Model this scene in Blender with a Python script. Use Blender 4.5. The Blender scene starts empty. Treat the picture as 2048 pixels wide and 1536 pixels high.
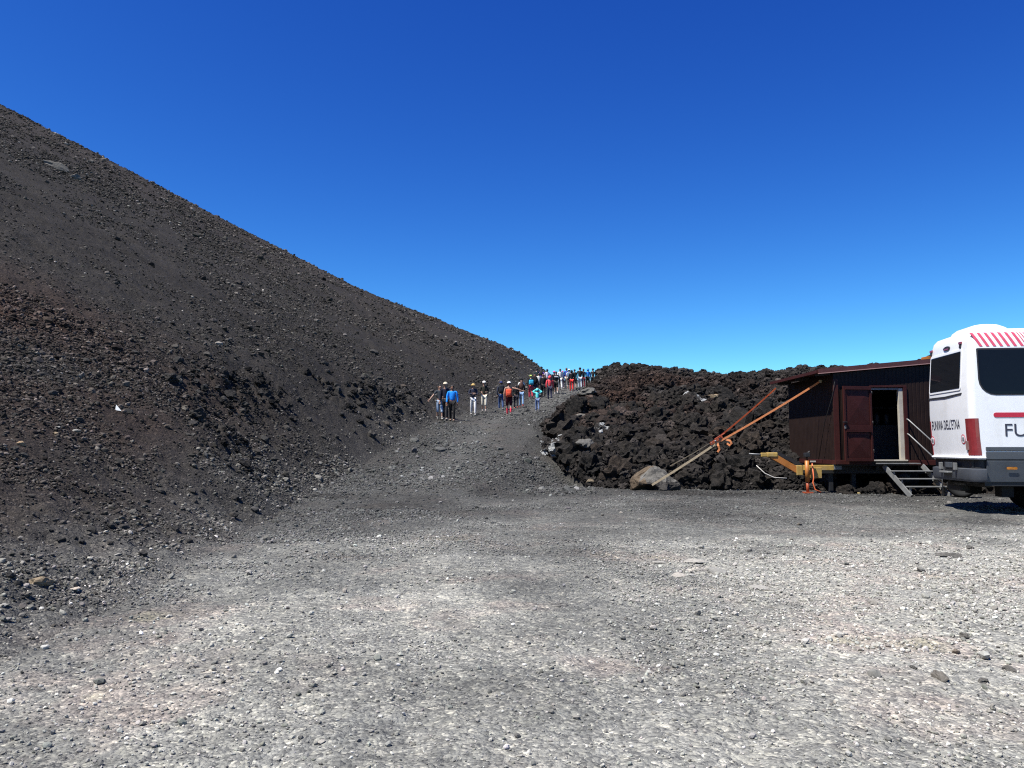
import bpy, bmesh, math, random
import numpy as np
from mathutils import Vector, Matrix, noise as mnoise

random.seed(7); RNG = np.random.default_rng(11)
SC = bpy.context.scene; COL = SC.collection
# ------------------------------------------------------------------ camera, sky, sun, exposure
CAM_H = 1.45; FPX = 1577.0; PITCH = math.atan(127/FPX)
cam_d = bpy.data.cameras.new('camera'); cam = bpy.data.objects.new('camera', cam_d); COL.objects.link(cam)
cam_d.sensor_fit = 'HORIZONTAL'; cam_d.sensor_width = 36.0; cam_d.lens = 36.0*FPX/2048.0
cam_d.clip_start = 0.1; cam_d.clip_end = 6000
cam.location = (0, 0, CAM_H); cam.rotation_euler = (math.radians(90)+PITCH, 0, 0)
SC.camera = cam
SUN_EL = math.radians(63); SUN_AZ = (-0.84, -0.54)                 # horizontal direction towards the sun
w = bpy.data.worlds.new('World'); SC.world = w; w.use_nodes = True
nt = w.node_tree; nt.nodes.clear()
sky = nt.nodes.new('ShaderNodeTexSky'); sky.sky_type = 'NISHITA'; sky.sun_disc = False
sky.sun_elevation = SUN_EL; sky.sun_rotation = math.atan2(SUN_AZ[0], SUN_AZ[1])
sky.altitude = 2600; sky.air_density = 1.0; sky.dust_density = 0.15; sky.ozone_density = 3.0
sep = nt.nodes.new('ShaderNodeSeparateColor'); cmb = nt.nodes.new('ShaderNodeCombineColor')
nt.links.new(sky.outputs[0], sep.inputs[0])
for i_, (g_, k_) in enumerate(((2.05, 5.2), (1.72, 6.15), (1.06, 5.5))):   # the camera's vivid rendering of a thin, clear mountain sky
    m1 = nt.nodes.new('ShaderNodeMath'); m1.operation = 'MULTIPLY'; m1.inputs[1].default_value = .15
    m2 = nt.nodes.new('ShaderNodeMath'); m2.operation = 'POWER'; m2.inputs[1].default_value = g_
    m3 = nt.nodes.new('ShaderNodeMath'); m3.operation = 'MULTIPLY'; m3.inputs[1].default_value = k_
    m4 = nt.nodes.new('ShaderNodeMath'); m4.operation = 'MINIMUM'; m4.inputs[1].default_value = 9.0
    nt.links.new(sep.outputs[i_], m1.inputs[0]); nt.links.new(m1.outputs[0], m2.inputs[0]); nt.links.new(m2.outputs[0], m3.inputs[0])
    nt.links.new(m3.outputs[0], m4.inputs[0]); nt.links.new(m4.outputs[0], cmb.inputs[i_])
bg = nt.nodes.new('ShaderNodeBackground'); bg.inputs['Strength'].default_value = 0.12
wo = nt.nodes.new('ShaderNodeOutputWorld')
nt.links.new(cmb.outputs[0], bg.inputs['Color']); nt.links.new(bg.outputs[0], wo.inputs['Surface'])
sun_d = bpy.data.lights.new('sun', 'SUN'); sun_d.energy = 5.0; sun_d.angle = math.radians(0.55); sun_d.color = (1.0, 0.985, 0.925)
sun = bpy.data.objects.new('sun', sun_d); COL.objects.link(sun)
ns = math.hypot(*SUN_AZ)
SUNV = Vector((SUN_AZ[0]/ns*math.cos(SUN_EL), SUN_AZ[1]/ns*math.cos(SUN_EL), math.sin(SUN_EL)))
sun.rotation_euler = SUNV.to_track_quat('Z', 'Y').to_euler(); sun.location = SUNV*60
vs = SC.view_settings; vs.view_transform = 'Standard'; vs.look = 'None'; vs.exposure = 0.87; vs.gamma = 1.0; vs.use_curve_mapping = False
SC.render.engine = 'CYCLES'; SC.cycles.max_bounces = 6; SC.cycles.use_denoising = False; SC.cycles.filter_width = 1.15

# ------------------------------------------------------------------ helpers
def ray(px, py):
    """direction (dx, 1, dz) through a point of the photograph, for working out where real things stand"""
    u = (px-1024)/FPX; v = (768-py)/FPX
    y = math.cos(PITCH)-v*math.sin(PITCH); z = math.sin(PITCH)+v*math.cos(PITCH)
    return u/y, z/y
def at(px, py, Y):
    dx, dz = ray(px, py); return Vector((dx*Y, Y, CAM_H+dz*Y))

def tag(o, label=None, cat=None, group=None, kind=None):
    if label: o['label'] = label
    if cat: o['category'] = cat
    if group: o['group'] = group
    if kind: o['kind'] = kind
    return o
def empty(name, loc=(0, 0, 0), rz=0):
    o = bpy.data.objects.new(name, None); COL.objects.link(o); o.location = loc; o.rotation_euler = (0, 0, rz); o.empty_display_size = .2
    return o
def link(name, me, mat=None, parent=None, smooth=False):
    o = bpy.data.objects.new(name, me); COL.objects.link(o)
    if mat is not None and not me.materials: me.materials.append(mat)
    if parent is not None: o.parent = parent
    if smooth: me.polygons.foreach_set('use_smooth', [True]*len(me.polygons))
    return o
def bm_obj(name, bm, mat=None, parent=None, smooth=False):
    me = bpy.data.meshes.new(name); bm.to_mesh(me); bm.free()
    return link(name, me, mat, parent, smooth)
def bm_box(bm, lo, hi, bevel=0.0, mat4=None):
    r = bmesh.ops.create_cube(bm, size=1.0)['verts']
    c = [(a+b)/2 for a, b in zip(lo, hi)]; s = [b-a for a, b in zip(lo, hi)]
    for v in r: v.co = Vector((v.co.x*s[0]+c[0], v.co.y*s[1]+c[1], v.co.z*s[2]+c[2]))
    if bevel:
        es = list({e for v in r for e in v.link_edges})
        q = bmesh.ops.bevel(bm, geom=es, offset=bevel, segments=2, affect='EDGES', profile=.6)
        r = list({v for f in q['faces'] for v in f.verts} | {v for v in r if v.is_valid})
    if mat4 is not None:
        for v in r: v.co = mat4 @ v.co
    return r
def box(name, lo, hi, mat, parent=None, bevel=0.0, rot=None, loc=None):
    bm = bmesh.new(); bm_box(bm, lo, hi, bevel)
    o = bm_obj(name, bm, mat, parent)
    if rot: o.rotation_euler = rot
    if loc: o.location = loc
    return o
def bm_tube(bm, pts, r, seg=8, caps=True):
    pts = [Vector(p) for p in pts]; rings = []
    for i, p in enumerate(pts):
        d = (pts[min(i+1, len(pts)-1)]-pts[max(i-1, 0)]).normalized()
        a = d.cross(Vector((0, 0, 1)) if abs(d.z) < .95 else Vector((1, 0, 0))).normalized(); b = d.cross(a)
        ri = r[i] if isinstance(r, (list, tuple)) else r
        rings.append([bm.verts.new(p+ri*(math.cos(t)*a+math.sin(t)*b)) for t in [2*math.pi*k/seg for k in range(seg)]])
    for q, s in zip(rings, rings[1:]):
        for k in range(seg): bm.faces.new((q[k], q[(k+1) % seg], s[(k+1) % seg], s[k]))
    if caps: bm.faces.new(rings[0][::-1]); bm.faces.new(rings[-1])
def tube(name, pts, r, mat, parent=None, seg=8):
    bm = bmesh.new(); bm_tube(bm, pts, r, seg); bmesh.ops.recalc_face_normals(bm, faces=bm.faces)
    return bm_obj(name, bm, mat, parent, True)
def bm_beam(bm, p, q, wid, thick, up=(0, 0, 1)):
    p, q = Vector(p), Vector(q); d = (q-p); L = d.length; d.normalize()
    s = d.cross(Vector(up)).normalized(); t = s.cross(d)
    M = Matrix(((s.x, d.x, t.x, p.x), (s.y, d.y, t.y, p.y), (s.z, d.z, t.z, p.z), (0, 0, 0, 1)))
    return bm_box(bm, (-wid/2, 0, -thick/2), (wid/2, L, thick/2), 0, M)
def beam(name, p, q, wid, thick, mat, parent=None, up=(0, 0, 1)):
    bm = bmesh.new(); bm_beam(bm, p, q, wid, thick, up); bmesh.ops.recalc_face_normals(bm, faces=bm.faces)
    return bm_obj(name, bm, mat, parent)
def bm_lathe(bm, prof, seg=20, axis='Z', loc=(0, 0, 0)):
    rings = []; loc = Vector(loc)
    for r, h in prof:
        ring = []
        for k in range(seg):
            t = 2*math.pi*k/seg; a, b = r*math.cos(t), r*math.sin(t)
            c = {'Z': (a, b, h), 'Y': (a, h, b), 'X': (h, a, b)}[axis]
            ring.append(bm.verts.new(loc+Vector(c)))
        rings.append(ring)
    for q, s in zip(rings, rings[1:]):
        for k in range(seg): bm.faces.new((q[k], q[(k+1) % seg], s[(k+1) % seg], s[k]))
    if prof[0][0] > 1e-4: bm.faces.new(rings[0][::-1])
    if prof[-1][0] > 1e-4: bm.faces.new(rings[-1])
    bmesh.ops.recalc_face_normals(bm, faces=bm.faces)
def lathe(name, prof, mat, parent=None, seg=20, axis='Z', loc=(0, 0, 0), smooth=True):
    bm = bmesh.new(); bm_lathe(bm, prof, seg, axis, loc); bmesh.ops.remove_doubles(bm, verts=bm.verts, dist=1e-5)
    return bm_obj(name, bm, mat, parent, smooth)

# ------------------------------------------------------------------ materials
MATS = {}
def N(t, typ, **kw):
    n = t.nodes.new(typ)
    for k, v in kw.items():
        if k in n.inputs: n.inputs[k].default_value = v
        else: setattr(n, k, v)
    return n
def simple(name, col, rough=.6, metal=0.0, var=.15, nscale=9.0, bump=.0, spec=.5, bscale=60.0, dirt=None, coat=0.0):
    """painted / woven / metal surface: base colour with soft uneven wear, optional grain relief and dust"""
    if name in MATS: return MATS[name]
    m = bpy.data.materials.new(name); m.use_nodes = True; t = m.node_tree; L = t.links.new
    b = t.nodes['Principled BSDF']; b.inputs['Roughness'].default_value = rough; b.inputs['Metallic'].default_value = metal
    b.inputs['Specular IOR Level'].default_value = spec; b.inputs['Coat Weight'].default_value = coat
    tc = N(t, 'ShaderNodeTexCoord')
    nz = N(t, 'ShaderNodeTexNoise', Scale=nscale, Detail=6.0, Roughness=.65); L(tc.outputs['Object'], nz.inputs['Vector'])
    mr = N(t, 'ShaderNodeMapRange'); mr.inputs[1].default_value = .3; mr.inputs[2].default_value = .7
    mr.inputs[3].default_value = 1-var; mr.inputs[4].default_value = 1+var; L(nz.outputs[0], mr.inputs[0])
    mx = N(t, 'ShaderNodeMix', data_type='RGBA', blend_type='MULTIPLY'); mx.inputs[0].default_value = 1
    mx.inputs[6].default_value = (*col, 1); L(mr.outputs[0], mx.inputs[7]); out = mx.outputs[2]
    if dirt:
        d2 = N(t, 'ShaderNodeTexNoise', Scale=dirt[2], Detail=8.0, Roughness=.75); L(tc.outputs['Object'], d2.inputs['Vector'])
        r2 = N(t, 'ShaderNodeMapRange'); r2.inputs[1].default_value = .52; r2.inputs[2].default_value = .72; r2.inputs[4].default_value = dirt[1]; L(d2.outputs[0], r2.inputs[0])
        m2 = N(t, 'ShaderNodeMix', data_type='RGBA'); L(r2.outputs[0], m2.inputs[0]); L(out, m2.inputs[6]); m2.inputs[7].default_value = (*dirt[0], 1); out = m2.outputs[2]
    L(out, b.inputs['Base Color'])
    if bump:
        n3 = N(t, 'ShaderNodeTexNoise', Scale=bscale, Detail=4.0); L(tc.outputs['Object'], n3.inputs['Vector'])
        bp = N(t, 'ShaderNodeBump', Strength=bump, Distance=.02); L(n3.outputs[0], bp.inputs['Height']); L(bp.outputs[0], b.inputs['Normal'])
    MATS[name] = m; return m

def ramp(t, fac, stops):
    r = N(t, 'ShaderNodeValToRGB'); e = r.color_ramp.elements
    while len(e) < len(stops): e.new(.5)
    for el, (p, c) in zip(e, stops): el.position = p; el.color = (*c, 1)
    t.links.new(fac, r.inputs[0]); return r.outputs[0]

def ground_material():
    """volcanic gravel; attribute 'mask': r pale dust, g rusty brown, b lava rock, and fine stones by cell noise"""
    m = bpy.data.materials.new('volcanic_gravel'); m.use_nodes = True; t = m.node_tree; L = t.links.new
    b = t.nodes['Principled BSDF']; b.inputs['Roughness'].default_value = .95; b.inputs['Specular IOR Level'].default_value = .12
    geo = N(t, 'ShaderNodeNewGeometry'); at_ = N(t, 'ShaderNodeAttribute', attribute_name='mask'); sp = N(t, 'ShaderNodeSeparateColor'); L(at_.outputs['Color'], sp.inputs[0])
    P = geo.outputs['Position']
    def noise(scale, det=5.0, rough=.6, sx=(1, 1, 1)):
        mp = N(t, 'ShaderNodeMapping'); mp.inputs['Scale'].default_value = sx; L(P, mp.inputs[0])
        n = N(t, 'ShaderNodeTexNoise', Scale=scale, Detail=det, Roughness=rough); L(mp.outputs[0], n.inputs['Vector']); return n.outputs[0]
    def math_(op, a, c=None, clamp=False):
        n = N(t, 'ShaderNodeMath', operation=op, use_clamp=clamp)
        for i, q in enumerate((a, c)):
            if q is None: continue
            if isinstance(q, (int, float)): n.inputs[i].default_value = q
            else: L(q, n.inputs[i])
        return n.outputs[0]
    n1 = noise(.9, 7.0, .68); n2 = noise(7.0, 6.0, .7); n3 = noise(38.0, 4.0, .7)
    wob = math_('ADD', math_('MULTIPLY', math_('SUBTRACT', n1, .5), .75), math_('MULTIPLY', math_('SUBTRACT', n2, .5), .75))
    wob = math_('ADD', wob, math_('MULTIPLY', math_('SUBTRACT', n3, .5), .30))
    dustw = math_('MULTIPLY', wob, math_('ADD', math_('MULTIPLY', sp.outputs[0], .55), .10))
    dust = math_('ADD', sp.outputs[0], dustw, True)
    base = ramp(t, dust, [(0, (.0185, .0173, .0160)), (.25, (.036, .0340, .0315)), (.5, (.080, .0780, .0735)), (.75, (.163, .159, .147)), (1, (.31, .297, .268))])
    br = math_('MULTIPLY', sp.outputs[1], math_('ADD', .35, math_('MULTIPLY', n1, 1.3)), True)
    mb = N(t, 'ShaderNodeMix', data_type='RGBA', blend_type='MULTIPLY'); L(br, mb.inputs[0]); L(base, mb.inputs[6]); mb.inputs[7].default_value = (1.65, 1.0, .82, 1)
    # rosy and ochre tints in the pale dust
    n4 = noise(.55, 4.0, .6); tint = ramp(t, n4, [(.36, (.98, 1, 1.0)), (.53, (.99, 1, .985)), (.62, (1.06, .97, .95)), (.70, (1.06, 1.02, .86))])
    mt = N(t, 'ShaderNodeMix', data_type='RGBA', blend_type='MULTIPLY'); L(math_('MULTIPLY', dust, 1.2, True), mt.inputs[0]); L(mb.outputs[2], mt.inputs[6]); L(tint, mt.inputs[7])
    # single grains
    def cells(scale):
        v = N(t, 'ShaderNodeTexVoronoi', Scale=scale); L(P, v.inputs['Vector']); return v
    v1 = cells(55.0); v2 = cells(17.0)
    s1 = N(t, 'ShaderNodeSeparateColor'); L(v1.outputs['Color'], s1.inputs[0]); s2 = N(t, 'ShaderNodeSeparateColor'); L(v2.outputs['Color'], s2.inputs[0])
    g1 = ramp(t, s1.outputs[0], [(0, (.55, .55, .56)), (.5, (.95, .95, .95)), (.86, (1.15, 1.14, 1.12)), (1, (1.9, 1.85, 1.75))])
    g2 = ramp(t, s2.outputs[0], [(0, (.72, .72, .73)), (.6, (1, 1, 1)), (.9, (1.15, 1.14, 1.1)), (1, (1.5, 1.46, 1.4))])
    mg = N(t, 'ShaderNodeMix', data_type='RGBA', blend_type='MULTIPLY'); mg.inputs[0].default_value = 1; L(mt.outputs[2], mg.inputs[6]); L(g1, mg.inputs[7])
    mh = N(t, 'ShaderNodeMix', data_type='RGBA', blend_type='MULTIPLY'); mh.inputs[0].default_value = 1; L(mg.outputs[2], mh.inputs[6]); L(g2, mh.inputs[7])
    # lava rock
    lava = ramp(t, n2, [(.3, (.011, .0103, .010)), (.5, (.024, .0215, .0198)), (.68, (.045, .037, .032)), (.8, (.075, .06, .05))])
    ml2 = N(t, 'ShaderNodeMix', data_type='RGBA', blend_type='MULTIPLY'); L(br, ml2.inputs[0]); L(lava, ml2.inputs[6]); ml2.inputs[7].default_value = (1.55, .95, .72, 1)
    ml = N(t, 'ShaderNodeMix', data_type='RGBA'); L(sp.outputs[2], ml.inputs[0]); L(mh.outputs[2], ml.inputs[6]); L(ml2.outputs[2], ml.inputs[7])
    L(ml.outputs[2], b.inputs['Base Color'])
    h = math_('ADD', math_('MULTIPLY', v1.outputs['Distance'], -.012), math_('MULTIPLY', v2.outputs['Distance'], -.022))
    h = math_('ADD', h, math_('MULTIPLY', n2, .05)); h = math_('ADD', h, math_('MULTIPLY', n3, .016))
    bp = N(t, 'ShaderNodeBump', Strength=.9, Distance=1.0); L(h, bp.inputs['Height']); L(bp.outputs[0], b.inputs['Normal'])
    MATS['ground'] = m; return m

def rock_material(name, stops, bump=.7, scale=5.0, attr=False, crust=None):
    m = bpy.data.materials.new(name); m.use_nodes = True; t = m.node_tree; L = t.links.new
    b = t.nodes['Principled BSDF']; b.inputs['Roughness'].default_value = .95; b.inputs['Specular IOR Level'].default_value = .12
    tc = N(t, 'ShaderNodeTexCoord'); oi = N(t, 'ShaderNodeObjectInfo')
    off = N(t, 'ShaderNodeVectorMath', operation='ADD'); L(tc.outputs['Object'], off.inputs[0]); L(oi.outputs['Random'], off.inputs[1])
    n = N(t, 'ShaderNodeTexNoise', Scale=scale, Detail=8.0, Roughness=.7); L(off.outputs[0], n.inputs['Vector'])
    col = ramp(t, n.outputs[0], stops)
    if attr:
        a = N(t, 'ShaderNodeAttribute', attribute_name='tone', attribute_type='INSTANCER')
        mx = N(t, 'ShaderNodeMix', data_type='RGBA', blend_type='MULTIPLY'); mx.inputs[0].default_value = 1; L(col, mx.inputs[6]); L(a.outputs['Color'], mx.inputs[7]); col = mx.outputs[2]
    else:
        rr = ramp(t, oi.outputs['Random'], [(0, (.72, .72, .72)), (.5, (1.02, .99, .96)), (.85, (1.2, 1.12, 1.04)), (1, (1.45, 1.22, 1.05))])
        mx = N(t, 'ShaderNodeMix', data_type='RGBA', blend_type='MULTIPLY'); mx.inputs[0].default_value = 1; L(col, mx.inputs[6]); L(rr, mx.inputs[7]); col = mx.outputs[2]
    if crust:
        n2 = N(t, 'ShaderNodeTexNoise', Scale=crust[1], Detail=6.0, Roughness=.75); L(off.outputs[0], n2.inputs['Vector'])
        mr = N(t, 'ShaderNodeMapRange'); mr.inputs[1].default_value = crust[2]; mr.inputs[2].default_value = crust[2]+.06; L(n2.outputs[0], mr.inputs[0])
        mx2 = N(t, 'ShaderNodeMix', data_type='RGBA'); L(mr.outputs[0], mx2.inputs[0]); L(col, mx2.inputs[6]); mx2.inputs[7].default_value = (*crust[0], 1); col = mx2.outputs[2]
    L(col, b.inputs['Base Color'])
    if bump:
        n3 = N(t, 'ShaderNodeTexNoise', Scale=scale*3.2, Detail=7.0, Roughness=.72); L(off.outputs[0], n3.inputs['Vector'])
        bp = N(t, 'ShaderNodeBump', Strength=bump, Distance=.12); L(n3.outputs[0], bp.inputs['Height']); L(bp.outputs[0], b.inputs['Normal'])
    MATS[name] = m; return m
M_GROUND = ground_material()
M_LAVA = rock_material('lava_rock', [(.3, (.011, .0104, .010)), (.5, (.026, .0238, .022)), (.66, (.052, .044, .038)), (.8, (.088, .073, .061))], .9, 5.0)
M_CRUST = rock_material('crusted_lava', [(.3, (.02, .02, .02)), (.5, (.04, .036, .034)), (.7, (.08, .07, .06))], .9, 5.0, crust=((.40, .40, .39), 1.1, .50))
M_PALE = rock_material('pale_stone', [(.3, (.21, .20, .182)), (.55, (.31, .30, .275)), (.75, (.40, .39, .36))], .35, 4.0)
M_TAN = rock_material('tan_stone', [(.3, (.13, .10, .065)), (.55, (.24, .19, .13)), (.75, (.31, .26, .20))], .4, 4.0)
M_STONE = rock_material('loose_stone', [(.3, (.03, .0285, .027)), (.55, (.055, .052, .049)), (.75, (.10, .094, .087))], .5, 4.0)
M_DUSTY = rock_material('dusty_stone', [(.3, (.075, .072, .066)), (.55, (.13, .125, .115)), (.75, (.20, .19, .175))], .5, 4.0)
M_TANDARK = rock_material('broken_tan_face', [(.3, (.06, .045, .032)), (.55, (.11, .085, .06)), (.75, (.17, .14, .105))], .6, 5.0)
M_PEBBLE = rock_material('pebble', [(.3, (.8, .8, .8)), (.7, (1.15, 1.13, 1.1))], 0, 6.0, attr=True)

# ------------------------------------------------------------------ noise for the terrain (numpy)
def _hash(ix, iy, seed):
    h = (ix.astype(np.int64)*374761393 + iy.astype(np.int64)*668265263 + seed*1274126177) & 0x7fffffff
    h = ((h ^ (h >> 13))*1274126177) & 0x7fffffff
    return ((h ^ (h >> 16)) & 0xffff)/65535.0
def vnoise(x, y, seed=0):
    ix, iy = np.floor(x), np.floor(y); fx, fy = x-ix, y-iy
    ux, uy = fx*fx*fx*(fx*(fx*6-15)+10), fy*fy*fy*(fy*(fy*6-15)+10)
    a, b, c, d = _hash(ix, iy, seed), _hash(ix+1, iy, seed), _hash(ix, iy+1, seed), _hash(ix+1, iy+1, seed)
    return (a+(b-a)*ux+(c-a)*uy+(a-b-c+d)*ux*uy)*2-1
def fbm(x, y, oct_=4, seed=0, gain=.5):
    s = 0; amp = 1; tot = 0
    for i in range(oct_):
        s = s+amp*vnoise(x*2**i+13.7*i, y*2**i-7.3*i, seed+i); tot += amp; amp *= gain
    return s/tot
def cell(x, y, seed=0):
    """rounded lumps: 1 at the middle of a cell, 0 at its rim, and a random height per cell"""
    ix, iy = np.floor(x), np.floor(y); best = np.full(np.shape(x), 9.0); second = np.full(np.shape(x), 9.0); val = np.zeros(np.shape(x))
    for dx in (-1, 0, 1):
        for dy in (-1, 0, 1):
            cx, cy = ix+dx, iy+dy
            d = (cx+_hash(cx, cy, seed)-x)**2+(cy+_hash(cx, cy, seed+5)-y)**2
            h = _hash(cx, cy, seed+9); m = d < best
            second = np.where(m, best, np.minimum(second, d)); val = np.where(m, h, val); best = np.where(m, d, best)
    edge = np.sqrt(second)-np.sqrt(best)
    return np.clip(edge*2.2, 0, 1)**.6, val
def sstep(a, b, x):
    t = np.clip((x-a)/(b-a), 0, 1); return t*t*(3-2*t)
def smax(a, b, k):
    return .5*(a+b+np.sqrt((a-b)**2+k*k))
def spline(pts, lo=-20, hi=400, n=2000, blur=9):
    xs = np.linspace(lo, hi, n); p = np.array(pts, float); ys = np.interp(xs, p[:, 0], p[:, 1])
    k = np.ones(blur)/blur; ys2 = np.convolve(np.pad(ys, blur//2, 'edge'), k, 'valid')
    return lambda q: np.interp(q, xs, ys2)

# ------------------------------------------------------------------ terrain: lot, path ramp, cinder hill, lava flow
toe_x = spline([(-20, -3.1), (0, -3.1), (5, -3.2), (12.4, -4.3), (21, -5.3), (30, -4.7), (38, -3.7), (48, -1.3), (57, .9), (70, 3.0), (90, 5.5), (400, 30)])
path_z = spline([(-20, 0), (15, 0), (20, .12), (24, .55), (30, 1.36), (38, 2.71), (43, 3.28), (57, 4.95), (66, 6.30), (73, 7.2), (79, 7.75), (88, 8.95), (96, 8.4), (130, 5), (400, 0)])
path_xr = spline([(-20, -2), (18, -2.2), (22, -.9), (26, .1), (31, .75), (37, .95), (43, 2.3), (50, 3.9), (57, 5.2), (65, 6.7), (75, 8.4), (100, 13), (400, 40)])
lava_xl = spline([(-20, 2.9), (25, 2.9), (28, 2.3), (31, 1.85), (37, 1.15), (45, 3.5), (50, 4.4), (55, 5.3), (65, 7.0), (75, 8.8), (100, 12.5), (400, 60)])
lava_yt = spline([(-60, 34), (0, 27), (2.7, 26), (3.8, 25.3), (8.8, 24.2), (12.7, 24), (40, 21.5), (100, 10), (200, -40)], -100, 300)
crest_z = spline([(-60, 4.5), (3.8, 4.6), (4.4, 5.3), (5.15, 6.4), (6.4, 6.58), (8.6, 6.35), (11.8, 5.84), (13.2, 5.77), (16, 5.95), (18, 6.2), (21, 6.2), (24, 6.25), (25.2, 6.5), (26, 6.75), (34, 6.9), (300, 9)], -100, 300, 4000, 5)

def terrain(x, y, fine=True):
    """height and masks at x, y"""
    x = np.asarray(x, float); y = np.asarray(y, float)
    xt, zp, xr = toe_x(y), path_z(y), path_xr(y)
    wob = .35*fbm(x*.35, y*.35, 3, 3)
    g = .14*sstep(14, 23, y)
    side = zp-.50*np.maximum(0, x-xr-wob)
    ramp_ = np.where(y > 14, side, g)
    z = smax(g, ramp_, .12)
    # cinder hill
    yy = np.minimum(y, 122); F = 1.45-.512*x+.1575*yy-6.2+.012*np.maximum(0, -x-45)-.0042*np.clip(y-106, 0, 400)**2*.6
    F = np.where(x < -76, F-.16*(-76-x), F)
    d = xt-x+.5*wob
    A = zp+np.where(y < 26, .34+.0*y, .39)*d
    A = A+1.5*sstep(52, 70, y)*sstep(-.2, 1.6, d)
    hill = smax(F, A, .02+.78*sstep(0, 4, d))
    cut = zp+.74*d
    df = hill-cut+.22*fbm(x*.9, y*.9, 3, 21)
    hill2 = hill+(cut-hill)*sstep(.30, .48, df)*sstep(16, 21, y)
    hz = np.minimum(hill2, zp+.03+.72*d)
    hm = sstep(-.25, .9, d)
    z = np.where(d > 0, hz, z)
    # lava flow
    dy = y-lava_yt(x); zc = crest_z(x*49/np.maximum(y, 30))
    S = np.interp(dy, [-4, 0, 1.3, 3.0, 6, 14], [-2.2, .15, .85, 1.4, 2.35, 4.3])
    mid = (dy > 14) & (dy < 25)
    S = np.where(mid, 4.3+(zc-4.3)*np.clip((dy-14)/11, 0, 1)**.85, S)
    S = np.where(dy > 25, zc-.05*(dy-25)-.0012*(dy-25)**2, S)
    xl = lava_xl(y)
    S = np.minimum(S, zp-.30+.35*sstep(44, 54, y)+(.85+1.0*sstep(44, 56, y))*(x-xl))
    lin = np.minimum(dy, (x-xl)*.9)
    lm = sstep(-.3, .5, lin+.8*wob)*(y > 18)
    S = np.where(lin > -3, S, -50)
    lump = 0
    if fine:
        for sc, amp, sd in ((.55, .40, 1), (1.25, .30, 2), (2.9, .18, 3), (6.5, .09, 4)):
            wx = x+.25*vnoise(x*sc*2, y*sc*2, 40+sd)/sc; wy = y+.25*vnoise(x*sc*2, y*sc*2, 50+sd)/sc
            c, h = cell(wx*sc, wy*sc, sd); lump = lump+amp*(c*(.45+.9*h)-.55)
        lump = lump+.09*fbm(x*7, y*7, 3, 60)
        fade = np.where(dy < 9, 1.0, np.where(dy < 25, 1-.35*(dy-9)/16, .65))
        S = S+lump*lm*fade
    z = np.where(lm > 0.02, np.maximum(z, S), z)
    isl = (S >= z-1e-6) & (lm > .02)
    if fine:
        rough = .05*fbm(x*.8, y*.8, 4, 70)+.022*fbm(x*4, y*4, 3, 80)
        z = z+np.where(isl, 0, rough*(1+2.2*hm))
        # rocky band along the lip of the cut
        band = np.exp(-((df-.28)/.30)**2)*hm*sstep(16, 22, y)*(1-sstep(52, 60, y))*sstep(-10.8, -8.2, x)*np.clip(.65+1.2*fbm(x*.35, y*.35, 3, 72), 0, 1)
        c, h = cell(x*2.0, y*2.0, 31); c2, h2 = cell(x*.9, y*.9, 33)
        z = z+np.where(isl, 0, band*(.30*(c*(.4+h)-.4)+.35*(c2*(.4+h2)-.4)))
    else: band = np.zeros_like(z)
    # what the ground is made of
    lot = 1-sstep(-1.3, 3.2, d+.8*fbm(x*.6, y*.6, 3, 71))
    near = 1-sstep(4.5, 19.5, y+1.5*fbm(x*.3, y*.3, 3, 90)+.8*np.maximum(0, -x-1.5))
    dust = .51+.39*near+.24*sstep(.8, 5.0, x)*sstep(2, 6, y)*(1-sstep(8, 19, y))-.05*sstep(.5, -3, x)
    dust = dust-.20*sstep(19.5, 24, y)*sstep(1.5, 4.8, x)
    dust = dust-.12*np.exp(-((x-.05*y-1.0+.35*(y-5))/.55)**2)*(y < 9)        # wheel tracks of packed grey ash
    dust = dust-.09*np.exp(-((x+.6-.12*y)/.6)**2)*(1-sstep(9, 14, y))
    dust = dust+.20*fbm(x*.45+3, y*.45, 4, 95)+.10*fbm(x*1.3+3, y*1.3, 3, 96)
    pathd = .36+.12*np.exp(-((x-(xt+xr)/2-.3)/.8)**2)+.06*sstep(40, 60, y)
    k = sstep(19.5, 23.0, y+.6*fbm(x*.5, y*.5, 3, 97)-.12*np.maximum(0, x-3)*4)
    onramp = np.where(y > 17, sstep(-3.5, -2.2, -(x-xr-1.0))*1.0, 0)*k
    dust = dust*(1-onramp)+pathd*onramp
    hd = .085+.07*(1-sstep(9, 20, y))+.06*fbm(x*.12, y*.12, 4, 99)+.09*fbm((y+.25*x)*.30, (x-.25*y)*.035, 3, 88)
    hd = hd+.16*(1-sstep(3, 9, y))
    dust = dust*lot+hd*(1-lot)
    dust = dust+.05*(1-lot)*sstep(60, 110, y)
    brown = np.clip(.10+1.15*sstep(.8, 4, d)*(1-sstep(18, 27, y))*(.6+.8*fbm(x*.22, y*.22, 3, 101))+.12*sstep(50, 100, y)*(1-lot), 0, 1)
    brown = brown*(1-lot)
    brown = np.where(isl, np.clip(.04+.9*np.exp(-((dy-12)/6)**2)*np.exp(-((x-6)/7)**2)*(.5+1.3*fbm(x*.25, y*.25, 3, 103)), 0, 1), brown)
    return z, np.clip(dust, 0, 1), brown, isl.astype(float), hm, d, dy, lin, band
def H(x, y):
    return float(terrain(np.array([x]), np.array([y]))[0][0])
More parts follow.
